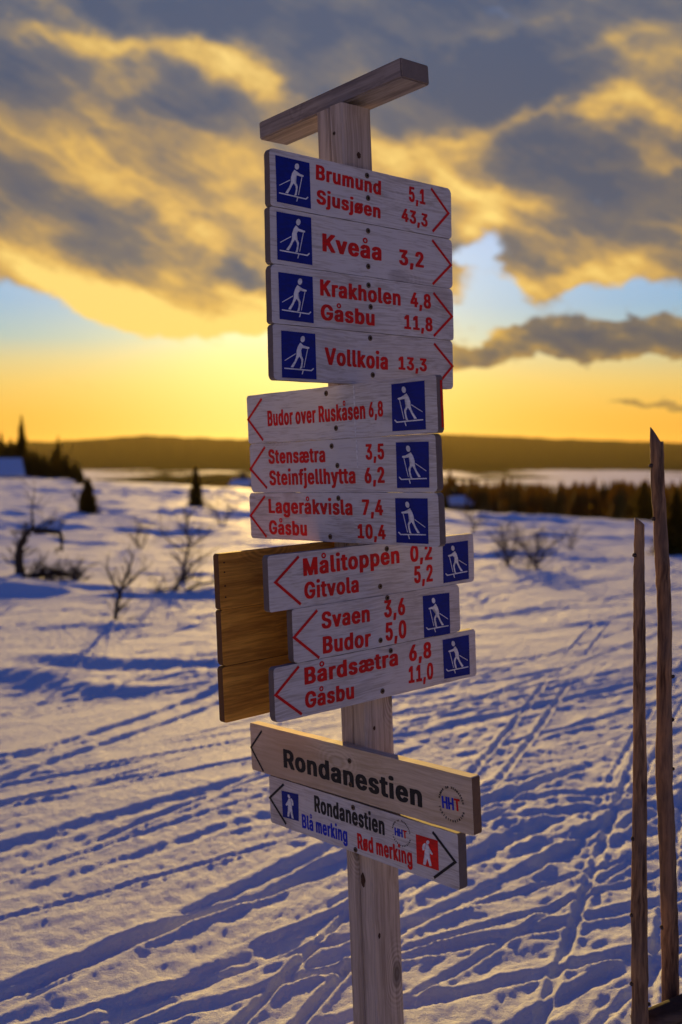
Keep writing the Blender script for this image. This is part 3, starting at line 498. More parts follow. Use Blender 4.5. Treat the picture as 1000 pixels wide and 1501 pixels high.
def text_mesh(s):
    """outline letters set side by side; returns coordinates (depth 0 front, 1 back) and faces"""
    V = []; F = []; x0 = 0.
    for ch in s:
        P, T, Ls = glyph_tris(ch); b0 = len(V); n = len(P)
        V += [(p.x + x0, p.y, 0.) for p in P] + [(p.x + x0, p.y, 1.) for p in P]
        F += [(b0 + a, b0 + b, b0 + c) for a, b, c in T]; k = 0
        for L_ in Ls:
            F += [(b0 + k + i, b0 + k + (i + 1) % L_, b0 + n + k + (i + 1) % L_, b0 + n + k + i) for i in range(L_)]; k += L_
        x0 += GLYPHS[ch][0] / 1000
    return np.array(V), F
CAP = [min(GLYPHS['H'][1][0][1]) / 1000, max(GLYPHS['H'][1][0][1]) / 1000]
def lettering(s, mat, p, parent):
    co, fa = text_mesh(s); (ax, az), (bx, bz), (cx, cz) = p
    x0, x1 = co[:, 0].min(), co[:, 0].max(); ang = math.atan2(bz - az, bx - ax); Lw = math.hypot(bx - ax, bz - az); hh = cz - az
    X = (co[:, 0] - x0) / (x1 - x0) * Lw; Z = (co[:, 1] - CAP[0]) / (CAP[1] - CAP[0]) * hh; Y = -.0007 + co[:, 2] * .0009
    V = np.stack([ax + X * math.cos(ang) - Z * math.sin(ang), Y, az + X * math.sin(ang) + Z * math.cos(ang)], -1)
    o = mesh('lettering', V, fa, mat, parent); o['label'] = 'painted lettering reading ' + s; return o
def prism(name, pts, y0, y1, mat, parent):
    n = len(pts); V = [(x, y0, z) for x, z in pts] + [(x, y1, z) for x, z in pts]
    F = [tuple(range(n)), tuple(range(2 * n - 1, n - 1, -1))] + [(i, i + n, (i + 1) % n + n, (i + 1) % n) for i in range(n)]
    bm = bmesh.new(); vs = [bm.verts.new(v) for v in V]
    for f in F: bm.faces.new([vs[i] for i in f])
    bmesh.ops.triangulate(bm, faces=[f for f in bm.faces if len(f.verts) > 4])
    return bmobj(name, bm, mat, parent)
def chevron(pts, wd, mat, parent):
    (a, b, c) = [Vector(p) for p in pts]
    n1 = (b - a).normalized(); n1 = Vector((-n1.y, n1.x)); n2 = (c - b).normalized(); n2 = Vector((-n2.y, n2.x))
    mt = (n1 + n2).normalized(); k = 1 / max(.35, mt.dot(n1)); h = wd / 2
    P = [a + n1 * h, b + mt * h * k, c + n2 * h, c - n2 * h, b - mt * h * k, a - n1 * h]
    return prism('direction_arrow', [tuple(p) for p in P], -.0012, -.0002, mat, parent)
def polys_to(name, polys, mat, parent, corners, y0, y1, mirror=False):
    (TL, TR, BR, BL) = [Vector(c) for c in corners]
    bm = bmesh.new()
    for pl in polys:
        P = []
        for u, v in pl:
            if mirror: u = 1 - u
            P.append((TL * (1 - u) + TR * u) * (1 - v) + (BL * (1 - u) + BR * u) * v)
        a = [bm.verts.new((p.x, y0, p.y)) for p in P]; b = [bm.verts.new((p.x, y1, p.y)) for p in P]; n = len(P)
        f1 = bm.faces.new(a); f2 = bm.faces.new(b[::-1])
        for i in range(n): bm.faces.new((a[i], b[i], b[(i + 1) % n], a[(i + 1) % n]))
        bmesh.ops.triangulate(bm, faces=[f1, f2])
    return bmobj(name, bm, mat, parent)
def norm_px(pts, c):                                                   # traced outline -> 0..1 across the panel
    (x0, y0), (x1, y1), (x2, y2), (x3, y3) = c; out = []
    for x, y in pts:
        u = v = .5
        for _ in range(12):
            X = (x0 * (1 - u) + x1 * u) * (1 - v) + (x3 * (1 - u) + x2 * u) * v; Y = (y0 * (1 - u) + y1 * u) * (1 - v) + (y3 * (1 - u) + y2 * u) * v
            a, b = (x1 - x0) * (1 - v) + (x2 - x3) * v, (x3 - x0) * (1 - u) + (x2 - x1) * u
            c_, d = (y1 - y0) * (1 - v) + (y2 - y3) * v, (y3 - y0) * (1 - u) + (y2 - y1) * u
            D = a * d - b * c_; ex, ey = x - X, y - Y; u += (d * ex - b * ey) / D; v += (a * ey - c_ * ex) / D
        out.append((u, v))
    return out
def ell(cx, cy, rx, ry, n=18): return [(cx + rx * math.cos(2 * PI * i / n), cy + ry * math.sin(2 * PI * i / n)) for i in range(n)]
def inset(P, d):                                                       # pull an outline in a little
    A = sum(P[i - 1][0] * P[i][1] - P[i][0] * P[i - 1][1] for i in range(len(P))); sg = 1 if A > 0 else -1; out = []
    for i in range(len(P)):
        a, b, c = Vector(P[i - 1]), Vector(P[i]), Vector(P[(i + 1) % len(P)]); n1 = (b - a).normalized(); n2 = (c - b).normalized()
        n = (Vector((-n1.y, n1.x)) + Vector((-n2.y, n2.x))).normalized() * sg; out.append((b.x + n.x * d, b.y + n.y * d))
    return out
SKC = [(160, 148), (790, 295), (815, 1130), (195, 1020)]
SKIER = [norm_px(p, SKC) for p in (
    ell(552, 360, 39, 57),
    inset([(505, 412), (530, 428), (562, 470), (610, 490), (672, 516), (684, 532), (676, 552), (650, 558), (600, 542), (548, 525), (530, 560), (516, 605), (528, 645), (556, 690), (571, 735), (563, 800), (550, 892), (498, 904), (514, 850), (528, 785), (524, 728), (494, 672), (462, 722), (440, 772), (388, 862), (336, 850), (352, 815), (400, 745), (424, 690), (436, 640), (436, 560), (462, 475)], 5.5),
    [(638, 556), (650, 558), (585, 884), (574, 884)], [(424, 602), (430, 616), (236, 716), (228, 706)],
    [(228, 842), (500, 897), (712, 944), (752, 912), (764, 930), (722, 968), (500, 920), (228, 862)], [(556, 934), (574, 938), (556, 1004), (540, 1002)])]
WKC = [(526, 225), (694, 275), (702, 507), (535, 450)]
WALKER = [norm_px(p, WKC) for p in (
    ell(620, 287, 12, 15, 14), [(584, 303), (596, 293), (604, 297), (598, 322), (594, 348), (582, 348), (577, 325)],
    [(606, 300), (622, 306), (630, 322), (636, 348), (659, 375), (654, 384), (630, 366), (631, 398), (642, 430), (650, 470), (634, 470), (626, 438), (615, 410), (610, 438), (603, 463), (584, 456), (594, 425), (598, 395), (597, 355), (602, 330)])]
SCREW_BM = None
def screw(p, parent):
    global SCREW_BM
    if SCREW_BM is None:
        bm = bmesh.new(); n = 14
        prof = [(.0047, 0), (.0047, -.0010), (.0040, -.0018), (.0022, -.0018), (.0020, -.0006)]
        rings = [[bm.verts.new((r_ * math.cos(2 * PI * i / n), y, r_ * math.sin(2 * PI * i / n))) for i in range(n)] for r_, y in prof]
        for a, b in zip(rings, rings[1:]):
            for i in range(n): bm.faces.new((a[i], a[(i + 1) % n], b[(i + 1) % n], b[i]))
        bm.faces.new(rings[-1]); bmesh.ops.recalc_face_normals(bm, faces=bm.faces); me = bpy.data.meshes.new('screw'); bm.to_mesh(me); bm.free()
        me.materials.append(M_SCREW); me.materials.append(M_DARK); me.polygons[-1].material_index = 1; SCREW_BM = me
    o = link(bpy.data.objects.new('screw', SCREW_BM), parent); o.location = (p[0], 0, p[1]); o.scale = (1.5, 1.1, 1.5)
def ring_text(s, cx, cz, r, hh, a0, a1, top, mat, parent):
    V = []; F = []; n = len(s)
    for i, ch in enumerate(s):
        if ch == ' ': continue
        a = R(a0 + (a1 - a0) * (i + .5) / n); co, fa = text_mesh(ch); k = hh / .75
        X = (co[:, 0] - (co[:, 0].min() + co[:, 0].max()) / 2) * k * .82; Z = co[:, 1] * k * 1.0
        if top: rad = r; rot = a - PI / 2
        else: rad = r; rot = a + PI / 2
        bx, bz = (cx + rad * math.cos(a), cz + rad * math.sin(a))
        b0 = len(V); V += [(bx + x * math.cos(rot) - z * math.sin(rot), -.0006 + y * .0008, bz + x * math.sin(rot) + z * math.cos(rot)) for x, y, z in zip(X, co[:, 2], Z)]
        F += [tuple(j + b0 for j in f) for f in fa]
    return mesh('lettering', V, F, mat, parent)

# each board as measured: face of the post, place, size, tilt; its print in metres from its top left corner
BOARDS = [
    {'face': 'R', 'u': -0.2504, 'z': 2.2921, 'L': 0.6153, 'H': 0.1324, 'roll': -0.032, 't': 0.021, 'pic': [['ski', [[0.0174, -0.0145], [0.1201, -0.0153], [0.1223, -0.1229], [0.0192, -0.1216]]]], 'txt': [['Brumund', 'red', [[0.1398, -0.0507], [0.355, -0.0561], [0.1386, -0.015]]], ['Sjusjøen', 'red', [[0.1405, -0.108], [0.3517, -0.115], [0.14, -0.074]]], ['5,1', 'red', [[0.4551, -0.0563], [0.5158, -0.0566], [0.4559, -0.0173]]], ['43,3', 'red', [[0.4266, -0.1102], [0.5225, -0.1143], [0.4265, -0.0763]]]], 'arr': [[[0.5383, -0.0105], [0.6036, -0.0663], [0.5417, -0.1224]]], 'scr': [[0.3079, -0.0143], [0.3102, -0.0697]]},
    {'face': 'R', 'u': -0.2559, 'z': 2.1556, 'L': 0.6196, 'H': 0.1321, 'roll': -0.0243, 't': 0.021, 'pic': [['ski', [[0.0198, -0.0096], [0.1248, -0.0096], [0.126, -0.1221], [0.0201, -0.1206]]]], 'txt': [['Kveåa', 'red', [[0.1593, -0.0848], [0.3558, -0.0864], [0.1593, -0.0417]]], ['3,2', 'red', [[0.419, -0.0889], [0.5094, -0.0872], [0.42, -0.0491]]]], 'arr': [[[0.5424, -0.0108], [0.6139, -0.0681], [0.5417, -0.1263]]], 'scr': [[0.311, -0.0165], [0.3093, -0.1052]]},
    {'face': 'R', 'u': -0.2601, 'z': 2.0244, 'L': 0.6203, 'H': 0.135, 'roll': -0.0277, 't': 0.021, 'pic': [['ski', [[0.0216, -0.017], [0.1257, -0.0177], [0.1267, -0.1283], [0.023, -0.1261]]]], 'txt': [['Krakholen', 'red', [[0.1491, -0.0598], [0.4211, -0.0616], [0.1488, -0.0207]]], ['Gåsbu', 'red', [[0.1495, -0.1182], [0.3278, -0.1198], [0.1492, -0.0799]]], ['4,8', 'red', [[0.4569, -0.0606], [0.5335, -0.0605], [0.4578, -0.0225]]], ['11,8', 'red', [[0.4331, -0.1194], [0.5384, -0.1199], [0.4325, -0.0826]]]], 'arr': [[[0.5438, -0.0171], [0.6141, -0.0735], [0.5428, -0.1304]]], 'scr': [[0.3091, -0.0197], [0.3148, -0.0732]]},
    {'face': 'R', 'u': -0.2609, 'z': 1.8855, 'L': 0.614, 'H': 0.1326, 'roll': -0.0251, 't': 0.021, 'pic': [['ski', [[0.0246, -0.0141], [0.1287, -0.0149], [0.1301, -0.1241], [0.0245, -0.1239]]]], 'txt': [['Vollkoia', 'red', [[0.1578, -0.0869], [0.3699, -0.0898], [0.159, -0.0449]]], ['13,3', 'red', [[0.408, -0.087], [0.5124, -0.0877], [0.4074, -0.053]]]], 'arr': [[[0.5416, -0.0124], [0.6119, -0.0685], [0.5426, -0.1286]]], 'scr': [[0.3098, -0.0131], [0.3165, -0.105]]},
    {'face': 'L', 'u': -0.4121, 'z': 1.7477, 'L': 0.7219, 'H': 0.1333, 'roll': 0.002, 't': 0.021, 'pic': [['skl', [[0.5757, -0.011], [0.6846, -0.0106], [0.6834, -0.1227], [0.573, -0.1227]]]], 'txt': [['Budor over Ruskåsen', 'red', [[0.0906, -0.0886], [0.4802, -0.0883], [0.09, -0.0465]]], ['6,8', 'red', [[0.4929, -0.0855], [0.5433, -0.0856], [0.495, -0.0483]]]], 'arr': [[[0.0688, -0.0124], [0.0034, -0.0659], [0.067, -0.1249]]], 'scr': [[0.3375, -0.0162], [0.3698, -0.1059]]},
    {'face': 'L', 'u': -0.4098, 'z': 1.6147, 'L': 0.7095, 'H': 0.1329, 'roll': -0.0005, 't': 0.021, 'pic': [['skl', [[0.58, -0.0155], [0.6878, -0.0175], [0.6847, -0.124], [0.5785, -0.1244]]]], 'txt': [['Stensætra', 'red', [[0.0832, -0.0565], [0.3197, -0.057], [0.0859, -0.0176]]], ['Steinfjellhytta', 'red', [[0.0836, -0.115], [0.4318, -0.1125], [0.0855, -0.0749]]], ['3,5', 'red', [[0.4724, -0.0548], [0.5378, -0.0551], [0.4746, -0.0162]]], ['6,2', 'red', [[0.4655, -0.1127], [0.5362, -0.1119], [0.4677, -0.0738]]]], 'arr': [[[0.07, -0.0104], [0.0007, -0.0692], [0.0713, -0.1223]]], 'scr': [[0.3469, -0.0169], [0.3659, -0.0666]]},
    {'face': 'L', 'u': -0.42, 'z': 1.4769, 'L': 0.7227, 'H': 0.1259, 'roll': 0.0068, 't': 0.021, 'pic': [['skl', [[0.5818, -0.013], [0.689, -0.0132], [0.6864, -0.1196], [0.5804, -0.1198]]]], 'txt': [['Lageråkvisla', 'red', [[0.0861, -0.0553], [0.4271, -0.0563], [0.0892, -0.0161]]], ['Gåsbu', 'red', [[0.0835, -0.1132], [0.2455, -0.1132], [0.0865, -0.0749]]], ['7,4', 'red', [[0.4635, -0.055], [0.5382, -0.0552], [0.4659, -0.0164]]], ['10,4', 'red', [[0.4432, -0.1135], [0.544, -0.1138], [0.444, -0.0776]]]], 'arr': [[[0.0714, -0.0093], [0.0027, -0.0635], [0.071, -0.1208]]], 'scr': [[0.3758, -0.0137], [0.3382, -0.1125]]},
    {'face': 'R', 'u': -0.3056, 'z': 1.3472, 'L': 0.7161, 'H': 0.1304, 'roll': -0.0036, 't': 0.021, 'pic': [['skl', [[0.5926, -0.0197], [0.693, -0.0181], [0.6927, -0.1234], [0.5909, -0.1255]]]], 'txt': [['Målitoppen', 'red', [[0.1059, -0.0579], [0.4285, -0.0558], [0.1072, -0.0154]]], ['Gitvola', 'red', [[0.1065, -0.1138], [0.2829, -0.1156], [0.1069, -0.0731]]], ['0,2', 'red', [[0.4684, -0.0574], [0.5507, -0.0577], [0.4685, -0.0145]]], ['5,2', 'red', [[0.4799, -0.1145], [0.5501, -0.116], [0.481, -0.0693]]]], 'arr': [[[0.0932, -0.0095], [0.0202, -0.0639], [0.0942, -0.1241]]], 'scr': [[0.3844, -0.0153], [0.3568, -0.1091]]},
    {'face': 'R', 'u': -0.2412, 'z': 1.2152, 'L': 0.5853, 'H': 0.1307, 'roll': -0.008, 't': 0.021, 'pic': [['skl', [[0.4431, -0.0174], [0.5453, -0.0197], [0.5439, -0.1308], [0.4436, -0.1284]]]], 'txt': [['Svaen', 'red', [[0.0906, -0.0589], [0.2501, -0.0608], [0.0916, -0.0177]]], ['Budor', 'red', [[0.0914, -0.1198], [0.2511, -0.1234], [0.0924, -0.0778]]], ['3,6', 'red', [[0.3008, -0.058], [0.3764, -0.0586], [0.3018, -0.0132]]], ['5,0', 'red', [[0.303, -0.118], [0.3778, -0.1196], [0.3041, -0.071]]]], 'arr': [[[0.078, -0.0114], [0.0032, -0.0672], [0.0788, -0.1273]]], 'scr': [[0.3136, -0.0075], [0.2849, -0.1134]]},
    {'face': 'R', 'u': -0.3026, 'z': 1.0831, 'L': 0.7076, 'H': 0.1307, 'roll': -0.004, 't': 0.021, 'pic': [['skl', [[0.5756, -0.013], [0.6806, -0.0133], [0.6801, -0.1231], [0.5772, -0.1191]]]], 'txt': [['Bårdsætra', 'red', [[0.0923, -0.0549], [0.4061, -0.0554], [0.0927, -0.0133]]], ['Gåsbu', 'red', [[0.0912, -0.1123], [0.2496, -0.115], [0.0923, -0.0727]]], ['6,8', 'red', [[0.4472, -0.0525], [0.5304, -0.0542], [0.4472, -0.0094]]], ['11,0', 'red', [[0.4425, -0.1093], [0.535, -0.1122], [0.4436, -0.0649]]]], 'arr': [[[0.0761, -0.0074], [0.0029, -0.0638], [0.0796, -0.1234]]], 'scr': [[0.3815, -0.0141], [0.3476, -0.1132]]},
    {'face': 'L', 'u': -0.4567, 'z': 0.8245, 'L': 0.8392, 'H': 0.1348, 'roll': 0.0091, 't': 0.028, 'pic': [], 'txt': [['Rondanestien', 'black', [[0.1481, -0.1016], [0.6776, -0.1031], [0.149, -0.0498]]]], 'arr': [[[0.0553, -0.0153], [0.001, -0.0709], [0.0542, -0.1304]]], 'scr': [[0.4222, -0.0354], [0.4217, -0.0967]], 'logo': [[0.7724, -0.0735], [0.8131, -0.0651], [0.7749, -0.0281]], 'hht': [[0.7429, -0.0894], [0.8014, -0.0866], [0.7437, -0.0607]]},
    {'face': 'L', 'u': -0.3781, 'z': 0.6879, 'L': 0.7113, 'H': 0.1334, 'roll': 0.0025, 't': 0.028, 'pic': [['walkl', [[0.0555, -0.032], [0.1285, -0.0276], [0.1253, -0.102], [0.0566, -0.1054]]], ['walkr', [[0.5748, -0.032], [0.6468, -0.0306], [0.6466, -0.1029], [0.575, -0.1035]]]], 'txt': [['Rondanestien', 'black', [[0.1952, -0.0601], [0.4647, -0.0613], [0.1954, -0.0151]]], ['Blå merking', 'blue', [[0.1397, -0.1168], [0.3235, -0.1144], [0.14, -0.0783]]], ['Rød merking', 'red', [[0.3625, -0.1193], [0.5591, -0.114], [0.3634, -0.0786]]]], 'arr': [[[0.0665, -0.0121], [0.0007, -0.0635], [0.0693, -0.123]], [[0.6313, -0.0131], [0.7011, -0.0681], [0.6308, -0.1237]]], 'scr': [[0.3505, -0.0154], [0.3533, -0.1249]], 'logo': [[0.5239, -0.0408], [0.5563, -0.0332], [0.5258, -0.0056]], 'hht': [[0.5006, -0.0518], [0.5439, -0.0512], [0.5008, -0.0323]]}]
LBL = ['white board pointing right, reading Brumund 5,1 and Sjusjøen 43,3', 'white board pointing right, reading Kveåa 3,2', 'white board pointing right, reading Krakholen 4,8 and Gåsbu 11,8', 'white board pointing right, reading Vollkoia 13,3',
       'white board pointing left, reading Budor over Ruskåsen 6,8', 'white board pointing left, reading Stensætra 3,5 and Steinfjellhytta 6,2', 'white board pointing left, reading Lageråkvisla 7,4 and Gåsbu 10,4',
       'white board pointing left, reading Målitoppen 0,2 and Gitvola 5,2', 'short white board pointing left, reading Svaen 3,6 and Budor 5,0', 'white board pointing left, reading Bårdsætra 6,8 and Gåsbu 11,0',
       'long bare wood board with large black Rondanestien lettering', 'lowest board with blue and red walker signs, reading Rondanestien, Blå merking, Rød merking']
def even_up(ks):                                                       # boards of one stack lie parallel and nearly touch
    rl = sum(BOARDS[k]['roll'] for k in ks) / len(ks)
    mid = {k: BOARDS[k]['z'] + math.sin(BOARDS[k]['roll']) * .3 for k in ks}
    for k in ks: BOARDS[k]['z'] = mid[k] - math.sin(rl) * .3; BOARDS[k]['roll'] = rl
    for a, c in zip(ks, ks[1:]):
        A, C_ = BOARDS[a], BOARDS[c]; BOARDS[a]['H'] = (A['z'] - C_['z'] + math.tan(rl) * (C_['u'] - A['u']) * -1) * math.cos(rl) - .0009
even_up([0, 1, 2, 3]); even_up([4, 5, 6]); even_up([7, 8, 9])
BOARDS[3]['H'] = .1300
for k, b in enumerate(BOARDS):
    t = b['t']
    cr, sr = math.cos(b['roll']), math.sin(b['roll'])
    if b['face'] == 'R': M = Matrix.Translation((b['u'], -t, b['z'])) @ Matrix.Rotation(-b['roll'], 4, 'Y')
    else: M = Matrix.Translation((-t, -b['u'], b['z'])) @ Matrix.Rotation(-PI / 2, 4, 'Z') @ Matrix.Rotation(-b['roll'], 4, 'Y')
    g = .0006; M = M @ Matrix.Translation((0, (-.0012, .0, -.0008, .0006)[k % 4] if k < 10 else 0, 0))
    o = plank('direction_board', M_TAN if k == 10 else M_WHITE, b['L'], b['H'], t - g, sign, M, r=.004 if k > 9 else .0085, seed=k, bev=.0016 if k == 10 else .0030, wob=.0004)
    o['label'] = LBL[k]
    for nm, pc in b['pic']:
        pan = prism('pictogram_panel', [tuple(pc[i]) for i in (0, 1, 2, 3)], -.0009, .0003, M_PANR if nm == 'walkr' else M_PANB, o)
        shp, mir = {'ski': (SKIER, False), 'skl': (SKIER, True), 'walkr': (WALKER, False), 'walkl': (WALKER, True)}[nm]
        fg = polys_to('pictogram_figure', shp, M_FIG, o, pc, -.0015, -.0005, mir)
        fg['label'] = 'white cross-country skier figure' if nm in ('ski', 'skl') else 'white walker figure with backpack'
        if nm == 'walkr': pan['label'] = 'red square panel with walker'
    for s, c, p in b['txt']: lettering(s, {'red': M_RED, 'black': M_BLACK, 'blue': M_BLUE}[c], p, o)
    for a in b['arr']: chevron(a, .0068 if k < 10 else (.0056 if k == 10 else .0066), M_RED if k < 10 else M_BLACK, o)
    for p in b['scr']: screw(p, o)
    if 'logo' in b:
        (cx, cz), (ex, _), (_, tz) = b['logo']; rr = ((ex - cx) + (tz - cz)) / 2; lh = .0075 if k == 10 else .0052
        lo = ring_text('HAMAR OG HEDMARKEN', cx, cz, rr - lh, lh, 172, 8, True, M_BLACK, o); lo['label'] = 'small round lettering reading HAMAR OG HEDMARKEN'
        lo = ring_text('TURISTFORENING', cx, cz, rr, lh, 196, 344, False, M_BLACK, o); lo['label'] = 'small round lettering reading TURISTFORENING'
        (ax, az), (bx, bz), (_, tz) = b['hht']; wd = (bx - ax) / 3
        for i, (ch, mm) in enumerate(zip('HHT', (M_BLUE, M_BLUE, M_RED))):
            q = i * wd; f = lambda s_: az + (bz - az) * s_ / (bx - ax)
            lettering(ch, mm, [(ax + q + wd * .04, f(q)), (ax + q + wd * .96, f(q + wd)), (ax + q, f(q) + (tz - az))], o)
        if k == 11:
            a_, n_ = [], 40
            outer = [(cx + rr * 1.0 * math.cos(2 * PI * i / n_), cz + rr * math.sin(2 * PI * i / n_)) for i in range(n_)]
    if k in (4, 5):                                                    # a pale run of weather down the two boards
        x = .4415 if k == 4 else .4405
        q = prism('drip_stain', [(x - .0022, -.004), (x + .0022, -.003), (x + .003, -.05), (x + .0016, -b['H'] + (.004 if k == 4 else .06)), (x - .0016, -b['H'] + (.003 if k == 4 else .062)), (x - .0018, -.06)], -.0004, .0002, M_DRIP, o)
    if k == 4:
        bm = bmesh.new(); box_bm(bm, (b['L'] - .0004, .012, -b['H'] + .012), (b['L'] + .0008, .0185, -.012)); q = bmobj('edge_stripe', bm, M_RED, o); q['label'] = 'red painted strip on the end of the board'

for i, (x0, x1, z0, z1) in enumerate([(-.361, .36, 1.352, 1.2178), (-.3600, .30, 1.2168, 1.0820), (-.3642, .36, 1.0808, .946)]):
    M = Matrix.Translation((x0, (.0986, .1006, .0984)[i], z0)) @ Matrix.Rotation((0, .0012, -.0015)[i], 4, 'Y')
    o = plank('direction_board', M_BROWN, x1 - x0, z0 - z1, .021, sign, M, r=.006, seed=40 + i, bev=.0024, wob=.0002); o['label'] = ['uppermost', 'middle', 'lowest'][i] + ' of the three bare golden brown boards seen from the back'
    for dz_ in (.022, .045, .078, .105):
        if i == 0:
            bm = bmesh.new(); box_bm(bm, (.014, -.0006, -dz_ - .0016), (.018, .001, -dz_ + .0016)); bmobj('nail_hole', bm, M_DARK, o)

def stud(lo, hi, mat, name, seed=0, bev=.003):
    """post plank with its own slight bow"""
    bm = bmesh.new(); n = 24; g = random.Random(seed); rings = []
    bev = .0036
    for i in range(n + 1):
        z = lo[2] + (hi[2] - lo[2]) * i / n; j = lambda: g.uniform(-.0004, .0004)
        rings.append([bm.verts.new((x + j(), y + j(), z)) for x, y in ((lo[0] + bev, lo[1]), (hi[0] - bev, lo[1]), (hi[0], lo[1] + bev), (hi[0], hi[1] - bev), (hi[0] - bev, hi[1]), (lo[0] + bev, hi[1]), (lo[0], hi[1] - bev), (lo[0], lo[1] + bev))])
    for a, b in zip(rings, rings[1:]):
        for i in range(8): bm.faces.new((a[i], a[(i + 1) % 8], b[(i + 1) % 8], b[i]))
    bm.faces.new(rings[0]); bm.faces.new(rings[-1])
    return bmobj(name, bm, mat, sign)
stud((0, 0, -.3), (.1, .0466, 2.444), M_POST, 'post_plank', 1)
stud((0.0022, .0514, -.3), (.1, .098, 2.4424), M_POST, 'post_plank', 2)
# the capping bar, slightly tipped
bm = bmesh.new(); box_bm(bm, (-.049, -.2742, -.0241), (.049, .2742, .0241))
bmesh.ops.bevel(bm, geom=list(bm.edges), offset=.0035, segments=2, affect='EDGES')
cap = bmobj('cap_bar', bm, M_BAR, sign); cap.matrix_local = Matrix.Translation((.0905, .108, 2.4807)) @ Matrix.Rotation(.0154, 4, 'Z') @ Matrix.Rotation(-.0359, 4, 'X')
for x, y, z, ax in ((-.0004, .030, 2.375, 'x'),):
    o = link(bpy.data.objects.new('screw', SCREW_BM), sign); o.location = (x, y, z); o.rotation_euler = (0, 0, 0 if ax == 'y' else -PI / 2)
for x, z, a_, b_, fx in ((.052, 2.322, .0065, .0085, 0), (.030, .872, .004, .006, 0), (.031, .475, .008, .020, 1), (.020, .33, .004, .008, 0), (.07, .62, .004, .012, 0)):   # knots in the post
    P = [((x + a_ * math.cos(q * PI / 7) * (1 + .2 * math.sin(q * 2.1))), z + b_ * math.sin(q * PI / 7)) for q in range(14)]
    bm = bmesh.new(); v_ = [bm.verts.new((p[0], -.0006, p[1]) if not fx else (-.0006, p[0], p[1])) for p in P]; c_ = bm.verts.new((x, -.0011, z) if not fx else (-.0011, x, z))
    for q in range(14): bm.faces.new((v_[q], v_[(q + 1) % 14], c_))
    bmobj('knot', bm, M_KNOT, sign)
bm = bmesh.new(); bmesh.ops.create_cone(bm, cap_ends=True, segments=8, radius1=.0022, radius2=.0022, depth=.012, matrix=Matrix.Translation((.104, .05, .93)) @ Matrix.Rotation(PI / 2, 4, 'Y')); bmobj('screw', bm, M_DARK, sign)

# ---------------------------------------------------------------- rail fence at the right
M_STAKE = wood('debarked_pole_wood', (.46, .26, .13), (.060, .032, .020), axis='Z', grain=34, knots=False, rough=.9, endc=(.3, .2, .12), scale_long=.10, bumpk=1., stain=(.13, .10, .085))
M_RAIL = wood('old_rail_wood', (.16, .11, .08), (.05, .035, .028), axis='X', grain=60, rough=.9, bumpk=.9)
def limb(name, pts, radii, mat, parent=None, n=14, seed=0, rough=.0012, flatcut=None, loc=None, wob=.045):
    g = random.Random(seed); bm = bmesh.new(); rings = []; pts = [Vector(p) for p in pts]
    if len(pts) < 12:                                                 # resample
        q = []; rr = []
        for i in range(len(pts) - 1):
            for k in range(9): t_ = k / 9; q.append(pts[i].lerp(pts[i + 1], t_)); rr.append((radii[i] * (1 - t_) + radii[i + 1] * t_) * (1 + wob * g.uniform(-1, 1)))
        q.append(pts[-1]); rr.append(radii[-1])
        for _ in range(2): q = [q[0]] + [(q[i - 1] + q[i] * 2 + q[i + 1]) / 4 for i in range(1, len(q) - 1)] + [q[-1]]
        pts, radii = q, rr
    prev = None; off = [g.uniform(-1, 1) for _ in range(n)]
    for i, p in enumerate(pts):
        d = ((pts[min(i + 1, len(pts) - 1)] - pts[max(i - 1, 0)])).normalized()
        x = Vector((0, 1, 0)) if prev is None else prev; x = (x - d * x.dot(d)); x = (x if x.length > 1e-4 else Vector((1, 0, 0)) - d * d.x).normalized(); y = d.cross(x); prev = x
        off = [o_ * .82 + g.uniform(-1, 1) * .30 for o_ in off]; mo = sum(off) / n; off = [(off[k - 1] + 2 * off[k] + off[(k + 1) % n]) / 4 * 1.2 - mo for k in range(n)]
        rings.append([bm.verts.new(p + (x * math.cos(2 * PI * k / n) + y * math.sin(2 * PI * k / n)) * (radii[i] + off[k] * rough)) for k in range(n)])
    for a, b in zip(rings, rings[1:]):
        for k in range(n): bm.faces.new((a[k], a[(k + 1) % n], b[(k + 1) % n], b[k]))
    bm.faces.new(rings[0]); bm.faces.new(rings[-1])
    if flatcut:
        for v in rings[-1]: v.co.z += (v.co.x - pts[-1].x) * flatcut
    return bmobj(name, bm, mat, parent, smooth=True, loc=loc)
fence = empty('rail_fence', (.80, 2.62, gz(.8, 2.62)))
tag(fence, 'old wooden pole fence with two upright stakes at the right edge', 'fence')
def stake_pts(pp, Y):                                                  # (photo x, photo y) read off at distance Y -> metres
    a = math.atan(100 / 1609.5); out = []
    for x, y in pp:
        v = -(y - 750.5) / 1609.5; dy_, dz_ = math.cos(a) + v * math.sin(a), -math.sin(a) + v * math.cos(a)
        out.append(((x - 500) / 1609.5 / dy_ * Y - .80, Y - 2.62, 1.6 + dz_ / dy_ * Y - fence.location.z))
    return out
s1 = stake_pts([(940, 1640), (938, 1501), (938, 1400), (937, 1280), (938, 1150), (937, 1040), (938, 920), (937, 840), (938, 764)], 2.60)
st = limb('stake', s1, [.0222, .0212, .0196, .0184, .0166, .0148, .0138, .0130, .0115], M_STAKE, fence, 16, 4, .0026, -.8); st['label'] = 'shorter grey-brown upright stake'
s2 = stake_pts([(987, 1640), (983, 1501), (983, 1400), (979, 1260), (974, 1150), (974, 1030), (975, 900), (970, 800), (964, 700), (962, 641)], 2.72)
st2 = limb('stake', s2, [.0250, .0235, .0222, .0212, .0200, .0188, .0180, .0178, .0165, .0160], M_STAKE, fence, 16, 5, .0034, -1.7); st2['label'] = 'taller crooked upright stake with slanting cut top'
kn = random.Random(12)
